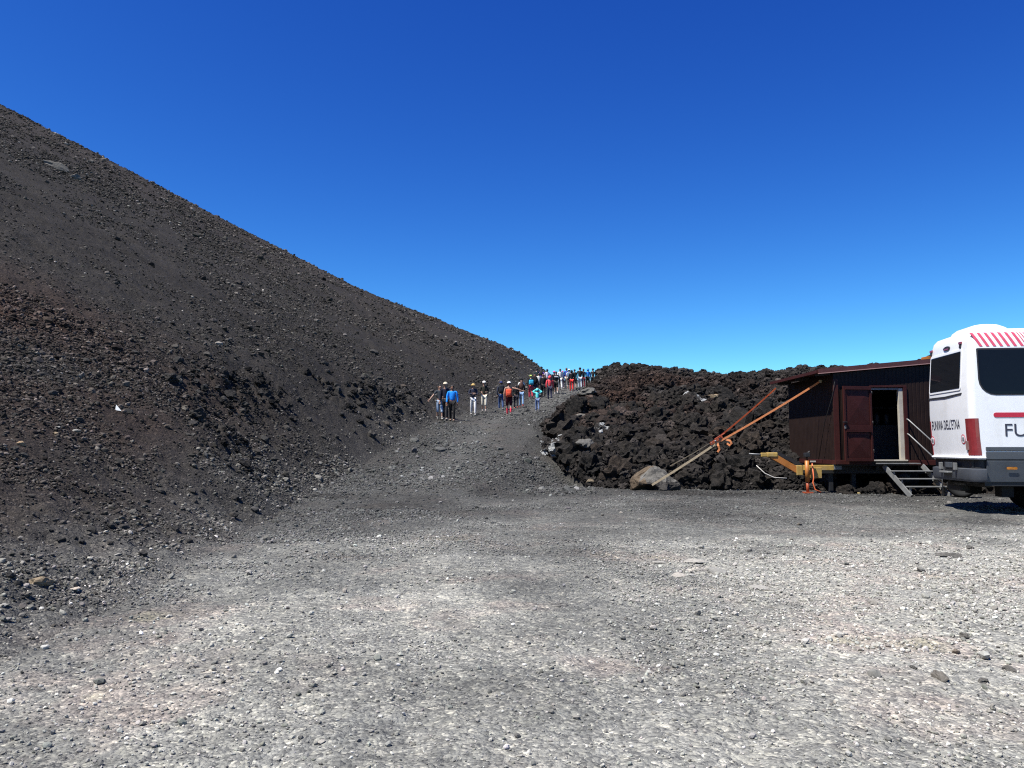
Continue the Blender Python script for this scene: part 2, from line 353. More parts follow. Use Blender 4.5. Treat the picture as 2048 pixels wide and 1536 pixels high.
# ------------------------------------------------------------------ the ground as one sheet, cut into the setting's pieces along shared edges
def build_terrain():
    a_dense = np.radians(np.arange(-41, 41.001, .08))
    a_out = np.radians(np.concatenate([np.arange(-180, -41, 3.0), ])); a_out2 = np.radians(np.arange(44, 180, 3.0))
    ang = np.concatenate([a_out, a_dense, a_out2]); na = len(ang)
    r = [0.35]
    while r[-1] < 1900:
        q = r[-1]; r.append(q*(1.03 if q < 2.6 else 1.0080 if q < 20 else 1.0062 if q < 62 else 1.010 if q < 130 else 1.09))
    r = np.array(r); nr = len(r)
    X = np.outer(r, np.sin(ang)); Y = np.outer(r, np.cos(ang))
    X = X.ravel(); Y = Y.ravel()
    z, dust, brown, lava, hm, d, dy, lin, band = terrain(X, Y)
    far = sstep(150, 500, np.hypot(X, Y)); z = z*(1-far)+(-8)*far; z = np.maximum(z, -60)
    co = np.stack([X, Y, z], 1); co = np.vstack([co, [[0, 0, 0]]]); cidx = len(co)-1
    i = np.arange(nr-1)[:, None]*na; j = np.arange(na)[None, :]; j2 = (np.arange(na)+1)[None, :] % na
    quads = np.stack([(i+j), (i+na+j), (i+na+j2), (i+j2)], -1).reshape(-1, 4)[:, ::-1]
    fx = X[quads].mean(1); fy = Y[quads].mean(1); flin = lin[quads].mean(1); fd = d[quads].mean(1); fl = lava[quads].mean(1)
    zone = np.zeros(len(quads), int)
    zone[(fy > 20) & (fy < 85)] = 1
    zone[(fd > .1)] = 2
    zone[(fl > .5)] = 3
    zone[(fx > 14) & (fy > 26)] = 3
    for k, nm in enumerate(('ground', 'path', 'cinder_hill', 'lava_flow')):
        q = quads[zone == k]
        tri = None
        if k == 0: tri = np.stack([np.full(na, cidx), np.arange(na), (np.arange(na)+1) % na], 1)[:, ::-1]
        used = np.unique(np.concatenate([q.ravel(), tri.ravel()]) if tri is not None else q.ravel())
        remap = np.full(len(co), -1); remap[used] = np.arange(len(used))
        me = bpy.data.meshes.new(nm); me.vertices.add(len(used)); me.vertices.foreach_set('co', co[used].ravel())
        nq, ntr = len(q), 0 if tri is None else len(tri)
        loops = remap[q.ravel()]
        if ntr: loops = np.concatenate([loops, remap[tri.ravel()]])
        me.loops.add(len(loops)); me.loops.foreach_set('vertex_index', loops)
        me.polygons.add(nq+ntr)
        st = np.concatenate([np.arange(nq)*4, nq*4+np.arange(ntr)*3]); me.polygons.foreach_set('loop_start', st)
        me.update(calc_edges=True); me.validate()
        at_ = me.color_attributes.new('mask', 'FLOAT_COLOR', 'POINT')
        mk = np.zeros((len(used), 4)); uu = np.minimum(used, cidx-1); mk[:, 0] = dust[uu]; mk[:, 1] = brown[uu]; mk[:, 2] = lava[uu]; mk[:, 3] = 1
        at_.data.foreach_set('color', mk.ravel())
        o = link(nm, me, M_GROUND, None, smooth=(k != 3)); o['kind'] = 'structure'
build_terrain()

# ------------------------------------------------------------------ stones
def rock_mesh(name, seed, sub=2, squash=(1, 1, 1), rough=.35, facets=4, mat=None, lumpy=0.0):
    bm = bmesh.new(); bmesh.ops.create_icosphere(bm, subdivisions=sub, radius=1)
    rs = random.Random(seed); off = Vector((rs.uniform(-50, 50), rs.uniform(-50, 50), rs.uniform(-50, 50)))
    planes = []
    for _ in range(facets):
        n = Vector((rs.gauss(0, 1), rs.gauss(0, 1), rs.gauss(0, 1))).normalized(); planes.append((n, rs.uniform(.55, .85)))
    for v in bm.verts:
        p = v.co.copy()
        s = 1+rough*mnoise.fractal(p*1.3+off, 1.0, 2.0, 4)+(lumpy*mnoise.fractal(p*4.2+off, .8, 2.1, 3) if lumpy else 0)
        p = p*s
        for n, dd in planes:
            e = p.dot(n)-dd
            if e > 0: p = p-n*e*.85
        v.co = Vector((p.x*squash[0], p.y*squash[1], p.z*squash[2]))
    me = bpy.data.meshes.new(name); bm.to_mesh(me); bm.free()
    if mat: me.materials.append(mat)
    return me

PEB = bpy.data.collections.new('pebble_shapes')
for k in range(10):
    me = rock_mesh('pebble_shape', 100+k, 1 if k < 6 else 2, (1, random.uniform(.65, 1), random.uniform(.45, .8)), .35, 4, M_PEBBLE)
    PEB.objects.link(bpy.data.objects.new('pebble_shape', me))

CLK = bpy.data.collections.new('clinker_shapes')
M_CLINK = rock_material('clinker', [(.3, (.55, .55, .55)), (.5, (.95, .95, .95)), (.7, (1.5, 1.45, 1.4))], .8, 4.0, attr=True)
for k in range(10):
    me = rock_mesh('clinker_shape', 150+k, 3, (1, random.uniform(.7, 1), random.uniform(.6, .95)), .45, 1, M_CLINK, .38)
    CLK.objects.link(bpy.data.objects.new('clinker_shape', me))
def scatter_group(PEB):
    g = bpy.data.node_groups.new('stone_scatter', 'GeometryNodeTree')
    g.interface.new_socket('Geometry', in_out='INPUT', socket_type='NodeSocketGeometry'); g.interface.new_socket('Geometry', in_out='OUTPUT', socket_type='NodeSocketGeometry')
    gi = g.nodes.new('NodeGroupInput'); go = g.nodes.new('NodeGroupOutput')
    ip = g.nodes.new('GeometryNodeInstanceOnPoints'); ci = g.nodes.new('GeometryNodeCollectionInfo')
    ci.inputs['Collection'].default_value = PEB; ci.inputs['Separate Children'].default_value = True; ci.inputs['Reset Children'].default_value = True
    ip.inputs['Pick Instance'].default_value = True
    def na(name, typ):
        n = g.nodes.new('GeometryNodeInputNamedAttribute'); n.data_type = typ; n.inputs['Name'].default_value = name; return n.outputs['Attribute']
    g.links.new(gi.outputs[0], ip.inputs['Points']); g.links.new(ci.outputs[0], ip.inputs['Instance'])
    g.links.new(na('pick', 'INT'), ip.inputs['Instance Index']); g.links.new(na('rot', 'FLOAT_VECTOR'), ip.inputs['Rotation']); g.links.new(na('size', 'FLOAT_VECTOR'), ip.inputs['Scale'])
    g.links.new(ip.outputs[0], go.inputs[0]); return g
SCATTER = scatter_group(PEB); CLINKER = scatter_group(CLK)
def scatter(name, pos, size, tone, kind='stuff', grp=None):
    n = len(pos); me = bpy.data.meshes.new(name); me.vertices.add(n); me.vertices.foreach_set('co', pos.astype(np.float32).ravel())
    def at_(nm, typ, key, arr):
        a = me.attributes.new(nm, typ, 'POINT'); a.data.foreach_set(key, arr.ravel())
    at_('pick', 'INT', 'value', RNG.integers(0, 10, n).astype(np.int32))
    rot = np.stack([RNG.normal(0, .35, n), RNG.normal(0, .35, n), RNG.uniform(0, 6.28, n)], 1); at_('rot', 'FLOAT_VECTOR', 'vector', rot.astype(np.float32))
    at_('size', 'FLOAT_VECTOR', 'vector', np.stack([size]*3, 1).astype(np.float32))
    at_('tone', 'FLOAT_COLOR', 'color', np.concatenate([tone, np.ones((n, 1))], 1).astype(np.float32))
    o = link(name, me); o['kind'] = kind
    m = o.modifiers.new('stones', 'NODES'); m.node_group = grp or SCATTER
    return o

def dust_tone(dust, n, sig=.42):
    xs = [0, .25, .5, .75, 1]
    c = np.stack([np.interp(dust, xs, q) for q in ([.026, .045, .088, .17, .31], [.0252, .0437, .0868, .166, .297], [.0246, .042, .084, .157, .272])], 1)
    return c*np.exp(RNG.normal(.0, 1.0, n)*sig)[:, None]*(1+RNG.normal(0, .02, (n, 3)))

def fan(n, r0, r1, a0=-40, a1=40, pw=1.0):
    a = np.radians(RNG.uniform(a0, a1, n)); u = RNG.uniform(0, 1, n)**pw; r = np.exp(np.log(r0)+(np.log(r1)-np.log(r0))*u)
    return r*np.sin(a), r*np.cos(a), r

def strew():
    # fine gravel and stones on the lot, the ramp and the hill (lava has its own)
    for nm, n, r0, r1, s0, sg in (('gravel', 420000, 2.7, 26, .00115, .45), ('loose_stones', 5500, 3, 48, .0018, .42), ('cinder_stones', 400000, 4, 135, .00092, .48)):
        x, y, r = fan(n, r0, r1) if nm != 'cinder_stones' else fan(n, r0, r1, -37, 6, .75)
        z, dust, brown, lava, hm, d, dy, lin, band = terrain(x, y)
        clump = fbm(x*.55, y*.55, 3, 300)+.8*fbm(x*.13, y*.13, 2, 310)
        size = s0*r*np.exp(RNG.normal(0, sg, n))
        keep = (lava < .5) & (RNG.uniform(0, 1, n) < np.clip(.55+1.1*clump, .08, 1))
        if nm == 'cinder_stones':
            keep &= (d > .3) | (y > 21)
            size = size*np.where(y < 25, 1.0, .82)
            fall = fbm((x+.5*y)*.35, (y-.5*x)*.08, 3, 330)+.5*fbm(x*.16, y*.16, 3, 340)
            big = RNG.uniform(0, 1, n) < .006+.12*sstep(.22, .6, fall+.2*clump)*(y < 45); size = np.where(big, size*2.1, size)
            keep &= RNG.uniform(0, 1, n) < np.clip(.9+1.5*fall, .15, 1)
            size = np.minimum(size, .42)
        else:
            keep &= (d < .6) | (y < 22)
            size = size*(.92+.50*sstep(8, 3.5, y))*(1-.42*sstep(6, 15, y)*sstep(-3, 1.5, x)*(1-sstep(24, 27, y)))
            size = np.where((d > .3), size*1.35, size)
            keep &= RNG.uniform(0, 1, n) < np.where((d < 0) & (y < 15) & (x > -1), .55, 1)
        size = np.clip(size, .003, .45)
        x, y, z, dust, brown, size, d = [q[keep] for q in (x, y, z, dust, brown, size, d)]
        n = len(x); tone = dust_tone(np.clip(dust+.07+.03*(d > 0), 0, 1), n, np.where(d > 0, .50, np.where(y > 7, .22, .32)))
        tone = tone*(1+np.stack([.28*brown, -.03*brown, -.12*brown], 1))
        pale = RNG.uniform(0, 1, n) < np.where(d > 0, .05, .018); tone[pale] = tone[pale]*2.1+.03
        dk = RNG.uniform(0, 1, n) < .10; tone[dk] = tone[dk]*.5
        tone = tone*np.where((d > 0)[:, None], np.array([[1.03, .99, .93]]), np.array([[1.0, 1.0, .98]]))
        scatter(nm, np.stack([x, y, z+size*np.where(y < 12, .40, .2)], 1), size, tone)
    # rubble of the lava flow and of the cut's lip
    x, y, r = fan(230000, 22, 75, -2, 41, .9)
    z, dust, brown, lava, hm, d, dy, lin, band = terrain(x, y)
    k = (lava > .5) & (z > .1); x, y, z, brown, r, dy = [q[k] for q in (x, y, z, brown, r, dy)]; n = len(x)
    size = np.clip(.0019*r*np.exp(RNG.normal(0, .5, n))*np.where(dy < 8, 1.3, .8), .04, .45)
    tone = np.stack([np.full(n, .033), np.full(n, .0295), np.full(n, .0268)], 1)*np.exp(RNG.normal(0, .45, n))[:, None]*(1+np.stack([.75*brown, .12*brown, -.1*brown], 1))
    scatter('lava_rubble', np.stack([x, y, z+size*.1], 1), size, tone, grp=CLINKER)
    x, y, r = fan(60000, 17, 62, -34, 3)
    z, dust, brown, lava, hm, d, dy, lin, band = terrain(x, y)
    k = (RNG.uniform(0, 1, len(x)) < band**2*.55) & (lava < .5) & (d > .2); x, y, z, r = [q[k] for q in (x, y, z, r)]; n = len(x)
    size = np.clip(.0027*r*np.exp(RNG.normal(0, .45, n)), .05, .5)
    scatter('lip_rubble', np.stack([x, y, z+size*.25], 1), size, np.stack([np.full(n, .036), np.full(n, .033), np.full(n, .031)], 1)*np.exp(RNG.normal(0, .4, n))[:, None], grp=CLINKER)
strew()

# boulders of the lava front one can tell apart
LB = [rock_mesh('lava_boulder', 500+k, 4 if k < 4 else 3, (1, random.uniform(.7, 1), random.uniform(.6, .9)), .45, 1, M_LAVA, .34) for k in range(14)]
LC = [rock_mesh('crusted_boulder', 540+k, 4, (1, .8, .8), .42, 3, M_CRUST, .16) for k in range(3)]
def put_rock(me, name, x, y, z, s, label, cat='boulder', group=None, rz=None, tilt=.5, sq=(1, 1, 1)):
    o = link(name, me); o.location = (x, y, z); o.scale = (s*sq[0], s*sq[1], s*sq[2])
    o.rotation_euler = (random.uniform(-tilt, tilt), random.uniform(-tilt, tilt), random.uniform(0, 6.28) if rz is None else rz)
    return tag(o, label, cat, group)
def boulders():
    n = 0; tries = 0; placed = []
    while n < 225 and tries < 20000:
        tries += 1
        a = math.radians(random.uniform(1.5, 31)); y = 23.5+random.random()**1.5*12; x = y*math.tan(a)
        z, _, _, lava, _, _, dy, lin, _ = [float(q[0]) if q is not None else 0 for q in terrain(np.array([x]), np.array([y]))]
        if lava < .5 or lin < .05 or lin > 8: continue
        if x > 10 and y > 27.5: continue
        s = random.choice((.22, .28, .34, .42, .55, .7)) * (1.0 if dy < 6 else .8)
        if 8.2 < x < 14.5 and y < 27.3: s = min(s, .34)
        if any((x-p[0])**2+(y-p[1])**2 < (.62*(s+p[2]))**2 for p in placed): continue
        if x > 7 and z+s*.5 > .95 and y < 27: continue
        if (x-4.6)**2+(y-24.6)**2 < 1.0: continue
        placed.append((x, y, s)); n += 1
        put_rock(random.choice(LB[:4] if s > .5 else LB), 'lava_boulder', x, y, z+s*.15, s, 'dark rough lava boulder in the heap at the foot of the lava flow', 'boulder', 'lava boulders along the foot of the lava flow')
boulders()
def under_hut():
    for k in range(26):
        x = 9.35+k*.17+random.uniform(-.06, .06); y = 22.44+random.uniform(-.10, .16); s = random.uniform(.14, .30)
        if 9.75 < x < 9.98 or 10.95 < x < 11.9: s = min(s, .17)
        put_rock(random.choice(LB), 'lava_boulder', x, y, H(x, y)+s*.3, s, 'dark rough lava boulder lying in the gap under the hut', 'boulder', 'lava boulders under the hut')
under_hut()
# ------------------------------------------------------------------ the brown hut on its trailer
M_BROWN = simple('brown_painted_steel', (.0175, .0098, .0078), .5, 0, .22, 3.0, .1, .18, 30, ((.024, .0165, .0135), .35, 2.5))
M_BROWN2 = simple('brown_door_paint', (.044, .0125, .0105), .45, 0, .2, 4.0, .1, .2, 40, ((.042, .02, .017), .4, 3.0))
M_ROOFM = simple('brown_roof_sheet', (.075, .026, .022), .5, 0, .2, 4.0, .1, .4)
M_ROOFE = simple('sun_bleached_flashing', (.36, .2, .17), .45, 0, .12, 4.0)
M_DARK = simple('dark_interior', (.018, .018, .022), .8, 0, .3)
M_BLACK = simple('black_steel', (.012, .012, .013), .6, 0, .3, 6.0)
M_JAMB = simple('cream_jamb', (.42, .38, .31), .6, 0, .15, 5.0, dirt=((.35, .28, .2), .5, 4.0))
M_GREYW = simple('grey_weathered_steel', (.19, .19, .185), .5, .2, .25, 6.0, dirt=((.16, .15, .14), .6, 5.0))
M_YELLOW = simple('yellow_frame_paint', (.37, .24, .06), .5, 0, .25, 5.0, dirt=((.35, .25, .16), .7, 3.0))
M_ORANGE = simple('orange_paint', (.38, .135, .022), .5, 0, .25, 4.0, dirt=((.25, .10, .05), .7, 4.0))
M_ORANGE2 = simple('red_orange_paint', (.32, .06, .018), .5, 0, .25, 4.0, dirt=((.22, .07, .04), .6, 4.0))
M_TYRE = simple('tyre_rubber', (.016, .016, .016), .85, 0, .2, 12.0, .2, .2)
M_STRAPO = simple('orange_webbing', (.72, .25, .09), .8, 0, .15, 12.0)
M_STRAPP = simple('faded_webbing', (.50, .385, .24), .8, 0, .15, 12.0)
M_WOODY = simple('yellow_plank', (.4, .3, .13), .7, 0, .2, 8.0)
M_SHELF = simple('shelf_grey', (.035, .035, .04), .6, 0, .2)
M_HOSE = simple('orange_hose', (.62, .13, .04), .5)
M_CABLE = simple('pale_cable', (.5, .47, .42), .6)

HZ0, HY0, HX0 = 1.10, 22.5, 9.20          # floor height, front face, corner facing the ramp
HX1, HY1 = 13.9, 26.2
EAVE = lambda x: 3.56+.090*(x-HX0)        # the roof falls towards the ramp
hut = tag(empty('trailer_hut', (0, 0, 0)), 'dark brown metal hut on a wheeled trailer with its door standing open', 'hut')
def ribbed(name, pts, mat, parent, pitch=.11, depth=.007):
    """upright sheet between ground points with pressed vertical ribs; pts: (x0, y0, x1, y1, z0, ztop0, ztop1, outward nx, ny)"""
    x0, y0, x1, y1, z0, t0, t1, nx, ny = pts; L = math.hypot(x1-x0, y1-y0); n = max(2, int(L/pitch)); bm = bmesh.new(); prev = None
    for i in range(n):
        for f, o in ((0.0, 0), (.70, 0), (.76, -depth), (.94, -depth)):
            s = (i+f)/n
            a = [bm.verts.new((x0+(x1-x0)*s+nx*o, y0+(y1-y0)*s+ny*o, zz)) for zz in (z0, t0+(t1-t0)*s)]
            if prev: bm.faces.new((prev[0], a[0], a[1], prev[1]))
            prev = a
    a = [bm.verts.new((x1, y1, zz)) for zz in (z0, t1)]; bm.faces.new((prev[0], a[0], a[1], prev[1]))
    return bm_obj(name, bm, mat, parent)
DX0, DX1, DZ0, DZ1 = 10.27, 11.15, HZ0+.02, 3.14    # door opening
ribbed('wall', (HX0, HY0, DX0-.06, HY0, HZ0, EAVE(HX0), EAVE(DX0), 0, -1), M_BROWN, hut)
ribbed('wall', (DX1+.10, HY0, HX1, HY0, HZ0, EAVE(DX1), EAVE(HX1), 0, -1), M_BROWN, hut)
ribbed('wall', (DX0-.06, HY0, DX1+.10, HY0, DZ1+.07, EAVE(DX0), EAVE(DX1), 0, -1), M_BROWN, hut)
ribbed('wall', (HX0, HY1, HX0, HY0, HZ0, EAVE(HX0), EAVE(HX0), -1, 0), M_BROWN, hut)
ribbed('wall', (HX1, HY1, HX0, HY1, HZ0, EAVE(HX1), EAVE(HX0), 0, 1), M_BROWN, hut)
ribbed('wall', (HX1, HY0, HX1, HY1, HZ0, EAVE(HX1), EAVE(HX1), 1, 0), M_BROWN, hut)
box('floor', (HX0+.02, HY0+.02, HZ0-.06), (HX1-.02, HY1-.02, HZ0), M_DARK, hut)
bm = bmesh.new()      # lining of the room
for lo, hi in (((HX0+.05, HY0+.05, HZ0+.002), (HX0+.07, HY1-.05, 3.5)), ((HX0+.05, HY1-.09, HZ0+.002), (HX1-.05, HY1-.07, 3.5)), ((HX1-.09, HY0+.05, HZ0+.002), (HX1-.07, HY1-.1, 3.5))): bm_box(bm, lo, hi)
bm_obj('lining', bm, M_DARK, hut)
box('corner_post', (HX0-.03, HY0-.035, HZ0-.03), (HX0+.12, HY0-.004, EAVE(HX0)-.16), M_BROWN2, hut, .006)
box('sill_rail', (HX0-.03, HY0-.05, HZ0-.13), (DX0-.06, HY0+.02, HZ0-.005), M_BROWN2, hut, .008)
box('sill_rail', (DX1+.1, HY0-.05, HZ0-.15), (HX1, HY0+.02, HZ0-.005), M_BROWN2, hut, .008)
box('sill_rail', (HX0-.035, HY0+.022, HZ0-.13), (HX0+.03, HY1, HZ0-.005), M_BROWN2, hut, .008)
# roof: thin falling sheet with overhang, turned-down fascia with a bleached lip
bm = bmesh.new()
def roofpt(x, y, dz): return (x, y, EAVE(x)+.10+dz)
for (y0, y1, x0, x1, z0, z1) in ((HY0-.07, HY1+.3, HX0-.46, HX1+.2, -.03, .02),):
    v = [bm.verts.new(roofpt(x, y, z)) for x, y, z in ((x0, y0, z0), (x1, y0, z0), (x1, y1, z0), (x0, y1, z0), (x0, y0, z1), (x1, y0, z1), (x1, y1, z1), (x0, y1, z1))]
    for f in ((0, 1, 2, 3), (4, 7, 6, 5), (0, 4, 5, 1), (1, 5, 6, 2), (2, 6, 7, 3), (3, 7, 4, 0)): bm.faces.new([v[i] for i in f])
bmesh.ops.recalc_face_normals(bm, faces=bm.faces); rf = bm_obj('roof', bm, M_ROOFM, hut)
beam('fascia', roofpt(HX0-.462, HY0-.095, .01), roofpt(HX1+.2, HY0-.095, .01), .045, .12, M_ROOFM, rf)
beam('flashing', roofpt(HX0-.464, HY0-.105, -.066), roofpt(HX1+.2, HY0-.105, -.066), .05, .022, M_ROOFE, rf)
beam('fascia', roofpt(HX0-.485, HY0-.075, -.01), roofpt(HX0-.485, HY1+.3, -.01), .045, .085, M_BROWN2, rf)
for k in range(9):
    x = HX0-.2+k*.55; beam('rib', roofpt(x, HY0-.06, .035), roofpt(x, HY1+.28, .035), .05, .03, M_ROOFM, rf)
for y in (HY0+.2, HY0+1.8, HY0+3.4):
    beam('purlin', roofpt(HX0-.44, y, -.08), roofpt(HX0-.01, y, -.08), .06, .08, M_BLACK, rf)
# door frame and the leaf swung back against the wall
box('door_frame', (DX1+.02, HY0-.045, HZ0-.02), (DX1+.12, HY0+.03, DZ1+.02), M_BROWN2, hut, .006)
box('door_frame', (DX0-.05, HY0-.045, DZ1+.022), (DX1+.12, HY0+.03, DZ1+.075), M_BROWN2, hut, .006)
box('door_jamb', (DX1-.10, HY0-.012, HZ0+.006), (DX1+.016, HY0+.10, DZ1), M_JAMB, hut, .004)
box('door_jamb', (DX0-.02, HY0+.01, DZ1-.045), (DX1-.102, HY0+.08, DZ1+.012), M_GREYW, hut, .004)
box('threshold', (DX0-.02, HY0-.09, HZ0-.035), (DX1+.06, HY0+.06, HZ0+.004), M_JAMB, hut, .004)
door = empty('door', (DX0-.03, HY0-.06, HZ0)); door.parent = hut; door.rotation_euler = (0, 0, math.radians(9))
W, Hd = .87, 2.09
fr = bmesh.new()
for lo, hi in (((-W, -.03, -.04), (-W+.06, .03, Hd)), ((-.06, -.03, -.04), (0, .03, Hd)), ((-W+.06, -.03, Hd-.07), (-.06, .03, Hd)), ((-W+.06, -.03, -.04), (-.06, .03, .04)), ((-W+.06, -.03, .83), (-.06, .03, .985))): bm_box(fr, lo, hi, .005)
bm_obj('leaf_frame', fr, M_BROWN2, door)
def cross_panel(z0, z1):
    bm = bmesh.new(); c = bm.verts.new((-W/2, -.028, (z0+z1)/2))
    q = [bm.verts.new(p) for p in ((-W+.062, -.004, z0), (-.062, -.004, z0), (-.062, -.004, z1), (-W+.062, -.004, z1))]
    for i in range(4): bm.faces.new((q[i], q[(i+1) % 4], c))
    bmesh.ops.recalc_face_normals(bm, faces=bm.faces)
    return bm_obj('panel', bm, M_BROWN2, door)
cross_panel(.045, .825); cross_panel(.99, Hd-.075)
box('rain_lip', (-W+.05, -.05, .79), (-.05, -.03, .83), M_BROWN2, door); box('rain_lip', (-W+.05, -.05, Hd-.10), (-.05, -.03, Hd-.05), M_BROWN2, door)
box('handle', (-W-.05, -.07, 1.05), (-W+.07, -.03, 1.08), M_BLACK, door, .006); box('lock', (-W-.005, -.045, .88), (-W+.04, -.03, .98), M_GREYW, door)
for z in (.2, 1.0, 1.85): tube('hinge', [(.01, -.02, z), (.01, -.02, z+.10)], .016, M_BLACK, door)
# counter and shelf that show through the doorway
box('counter', (DX0-.6, HY0+1.3, HZ0+.004), (HX1-.3, HY0+1.75, HZ0+1.02), M_SHELF, hut); box('shelf', (DX0-.6, HY0+1.9, HZ0+1.55), (HX1-.3, HY0+2.3, HZ0+1.59), M_SHELF, hut)
for k, x in enumerate((10.35, 10.62, 11.1, 11.4)): lathe('canister', [(.0, 0), (.08, 0), (.08, .3), (.03, .36), (.0, .37)], M_SHELF, hut, 12, loc=(x, HY0+1.5, HZ0+1.022))
# chassis of the trailer
for y in (HY0+.35, HY1-.5): box('chassis_rail', (HX0-.6, y, HZ0-.40), (HX1-.1, y+.12, HZ0-.17), M_BLACK, hut, .01)
for x in (HX0+.2, 10.4, 11.6, 12.8): box('cross_member', (x, HY0+.15, HZ0-.28), (x+.1, HY1-.2, HZ0-.06), M_BLACK, hut)
box('underfloor', (HX0+.02, HY0+.05, HZ0-.17), (HX1-.02, HY1-.05, HZ0-.062), M_BLACK, hut)
for x, y in ((HX0-.04, HY0+.42), (HX0+.62, HY0+.42), (HX0+.2, HY1-.5)):
    gz = H(x, y); box('leg', (x, y, gz-.02), (x+.12, y+.12, HZ0-.2), M_BLACK, hut, .01)
for x in (11.28, 12.35):
    for y in (HY0+.30, HY1-.75):
        gz = H(x, y); whl = lathe('wheel', [(.0, 0), (.2, 0), (.2, .03), (.30, .03), (.40, -.02), (.43, .03), (.43, .19), (.40, .24), (.30, .2), (.2, .2), (.0, .19)], M_TYRE, hut, 28, 'Y', (x, y, gz+.42)); lathe('hub', [(.0, -.03), (.10, -.03), (.16, .0), (.19, .025)], M_BLACK, whl, 16, 'Y', (x, y-.005, gz+.42))
# drawbar, jack and yellow frame end
box('frame_end', (HX0-.86, HY0+.10, HZ0-.30), (HX0-.02, HY0+.22, HZ0-.15), M_YELLOW, hut, .012)
box('frame_end', (HX0-.02, HY0+.10, HZ0-.28), (HX0+.20, HY0+.22, HZ0-.13), M_GREYW, hut, .012)
bm = bmesh.new(); bm_box(bm, (HX0-.72, HY0+.02, HZ0-.52), (HX0-.40, HY0+.095, HZ0-.22), .01); bm_obj('bracket', bm, M_YELLOW, hut)
beam('drawbar', (HX0-.95, HY0+.15, HZ0-.36), (HX0-1.78, HY0+.15, HZ0+.13), .14, .17, M_ORANGE, hut)
beam('drawbar', (HX0-.75, HY0+.33, HZ0-.22), (HX0-1.65, HY0+.33, HZ0+.24), .06, .10, M_BLACK, hut)
box('drawbar_head', (HX0-1.92, HY0+.06, HZ0+.07), (HX0-1.62, HY0+.24, HZ0+.21), M_YELLOW, hut, .03)
box('coupling', (HX0-2.08, HY0+.09, HZ0+.08), (HX0-1.91, HY0+.20, HZ0+.20), M_YELLOW, hut, .02)
tube('towing_eye', [(HX0-2.05, HY0+.14, HZ0+.15), (HX0-2.42, HY0+.14, HZ0+.17)], .022, M_GREYW, hut)
box('gusset', (HX0-1.10, HY0+.05, HZ0-.44), (HX0-.92, HY0+.26, HZ0-.16), M_YELLOW, hut, .02)
jx, jy = HX0-.87, HY0-.12; jz = H(jx, jy)
jk = tube('jack', [(jx, jy, HZ0-.62), (jx, jy, HZ0-.02)], .058, M_ORANGE, hut, 12)
tube('inner_tube', [(jx, jy, jz-.01), (jx, jy, HZ0-.6)], .042, M_ORANGE2, jk, 12); tube('crank', [(jx, jy, HZ0-.02), (jx, jy, HZ0+.20), (jx+.08, jy-.02, HZ0+.24)], .03, M_BLACK, jk)
box('gear_head', (jx-.07, jy-.07, HZ0+.08), (jx+.08, jy+.07, HZ0+.2), M_BLACK, jk, .015); box('foot_plate', (jx-.12, jy-.12, jz-.01), (jx+.12, jy+.12, jz+.03), M_ORANGE2, jk, .006)
tube('hose', [(jx+.14, jy-.02, HZ0-.1), (jx+.17, jy-.03, HZ0-.5), (jx+.13, jy-.06, jz+.3), (jx+.17, jy-.1, jz+.1), (jx+.32, jy-.14, jz+.03)], .018, M_HOSE, hut)
box('marker_plate', (jx+.06, jy-.09, HZ0-.06), (jx+.22, jy-.075, HZ0-.02), M_JAMB, jk)
tube('cable', [(HX0-2.2, HY0+.2, HZ0-.16), (HX0-2.0, HY0+.1, HZ0-.38), (HX0-1.75, HY0+.05, HZ0-.50), (HX0-1.4, HY0+.02, HZ0-.52)], .012, M_CABLE, hut)
tube('stay_cable', [(HX0+.02, HY0-.06, 3.35), (HX0-.06, HY0-.04, 2.9), (HX0-.12, HY0+.4, 2.2), (HX0-.14, HY0+.9, 1.1)], .010, M_BLACK, hut, 6)
# roof load: planks whose ends show over the eave
pk = tag(box('timber_planks', (12.0, HY0+.1, EAVE(12)+.15), (HX1+.1, HY0+.5, EAVE(12)+.27), M_ORANGE, None, .01, None, None), 'orange timber lying flat on the brown roof of the hut', 'timber')
pk.rotation_euler = (0, 0, 0)

# ------------------------------------------------------------------ steps
stp = tag(empty('metal_steps', (0, 0, 0)), 'grey open metal steps with two handrails below the open doorway of the hut', 'steps')
gz = H(11.3, 21.4)
tread = []
for k in range(4):
    yb = HY0-.06-.23*k; z = HZ0-.085-.205*k; x0 = (10.30, 10.56, 10.66, 10.77)[k]; L = 1.16
    box('tread', (x0, yb-.23, z-.03), (x0+L, yb, z), M_GREYW, stp, .006)
    if k: box('riser_post', (x0+.03, yb-.2, z-.19), (x0+.07, yb-.16, z-.03), M_GREYW, stp)
for x0, x1 in ((10.49, 10.80), (11.58, 11.86)): beam('stringer', (x0, HY0-.14, HZ0-.16), (x1, HY0-.98, gz+.0), .04, .13, M_GREYW, stp)
for z in (1.16, .74): tube('handrail', [(11.24, HY0-.05, HZ0+z), (11.26, HY0-.10, HZ0+z-.03), (11.66, HY0-1.0, HZ0+z-.86)], .02, M_GREYW, stp)
tube('rail_post', [(11.66, HY0-1.0, gz-.02), (11.66, HY0-1.0, HZ0+.32)], .02, M_GREYW, stp)
brd = tag(box('plank', (-.32, -.05, -.02), (.32, .05, .02), M_WOODY, None, .004), 'short yellow plank lying on the ground under the hut', 'plank')
brd.location = (10.05, HY0-.15, H(10.05, HY0-.15)+.03)
stn = bmesh.new()      # grey triangular plates leaning under the steps
ty = tag(empty('old_tyre', (11.98, 21.15, 0)), 'black tyre with a pale dusty rim standing beside the grey metal steps', 'tyre')
tz = H(11.98, 21.15); ty.location.z = tz; ty.rotation_euler = (0, 0, math.radians(-35))
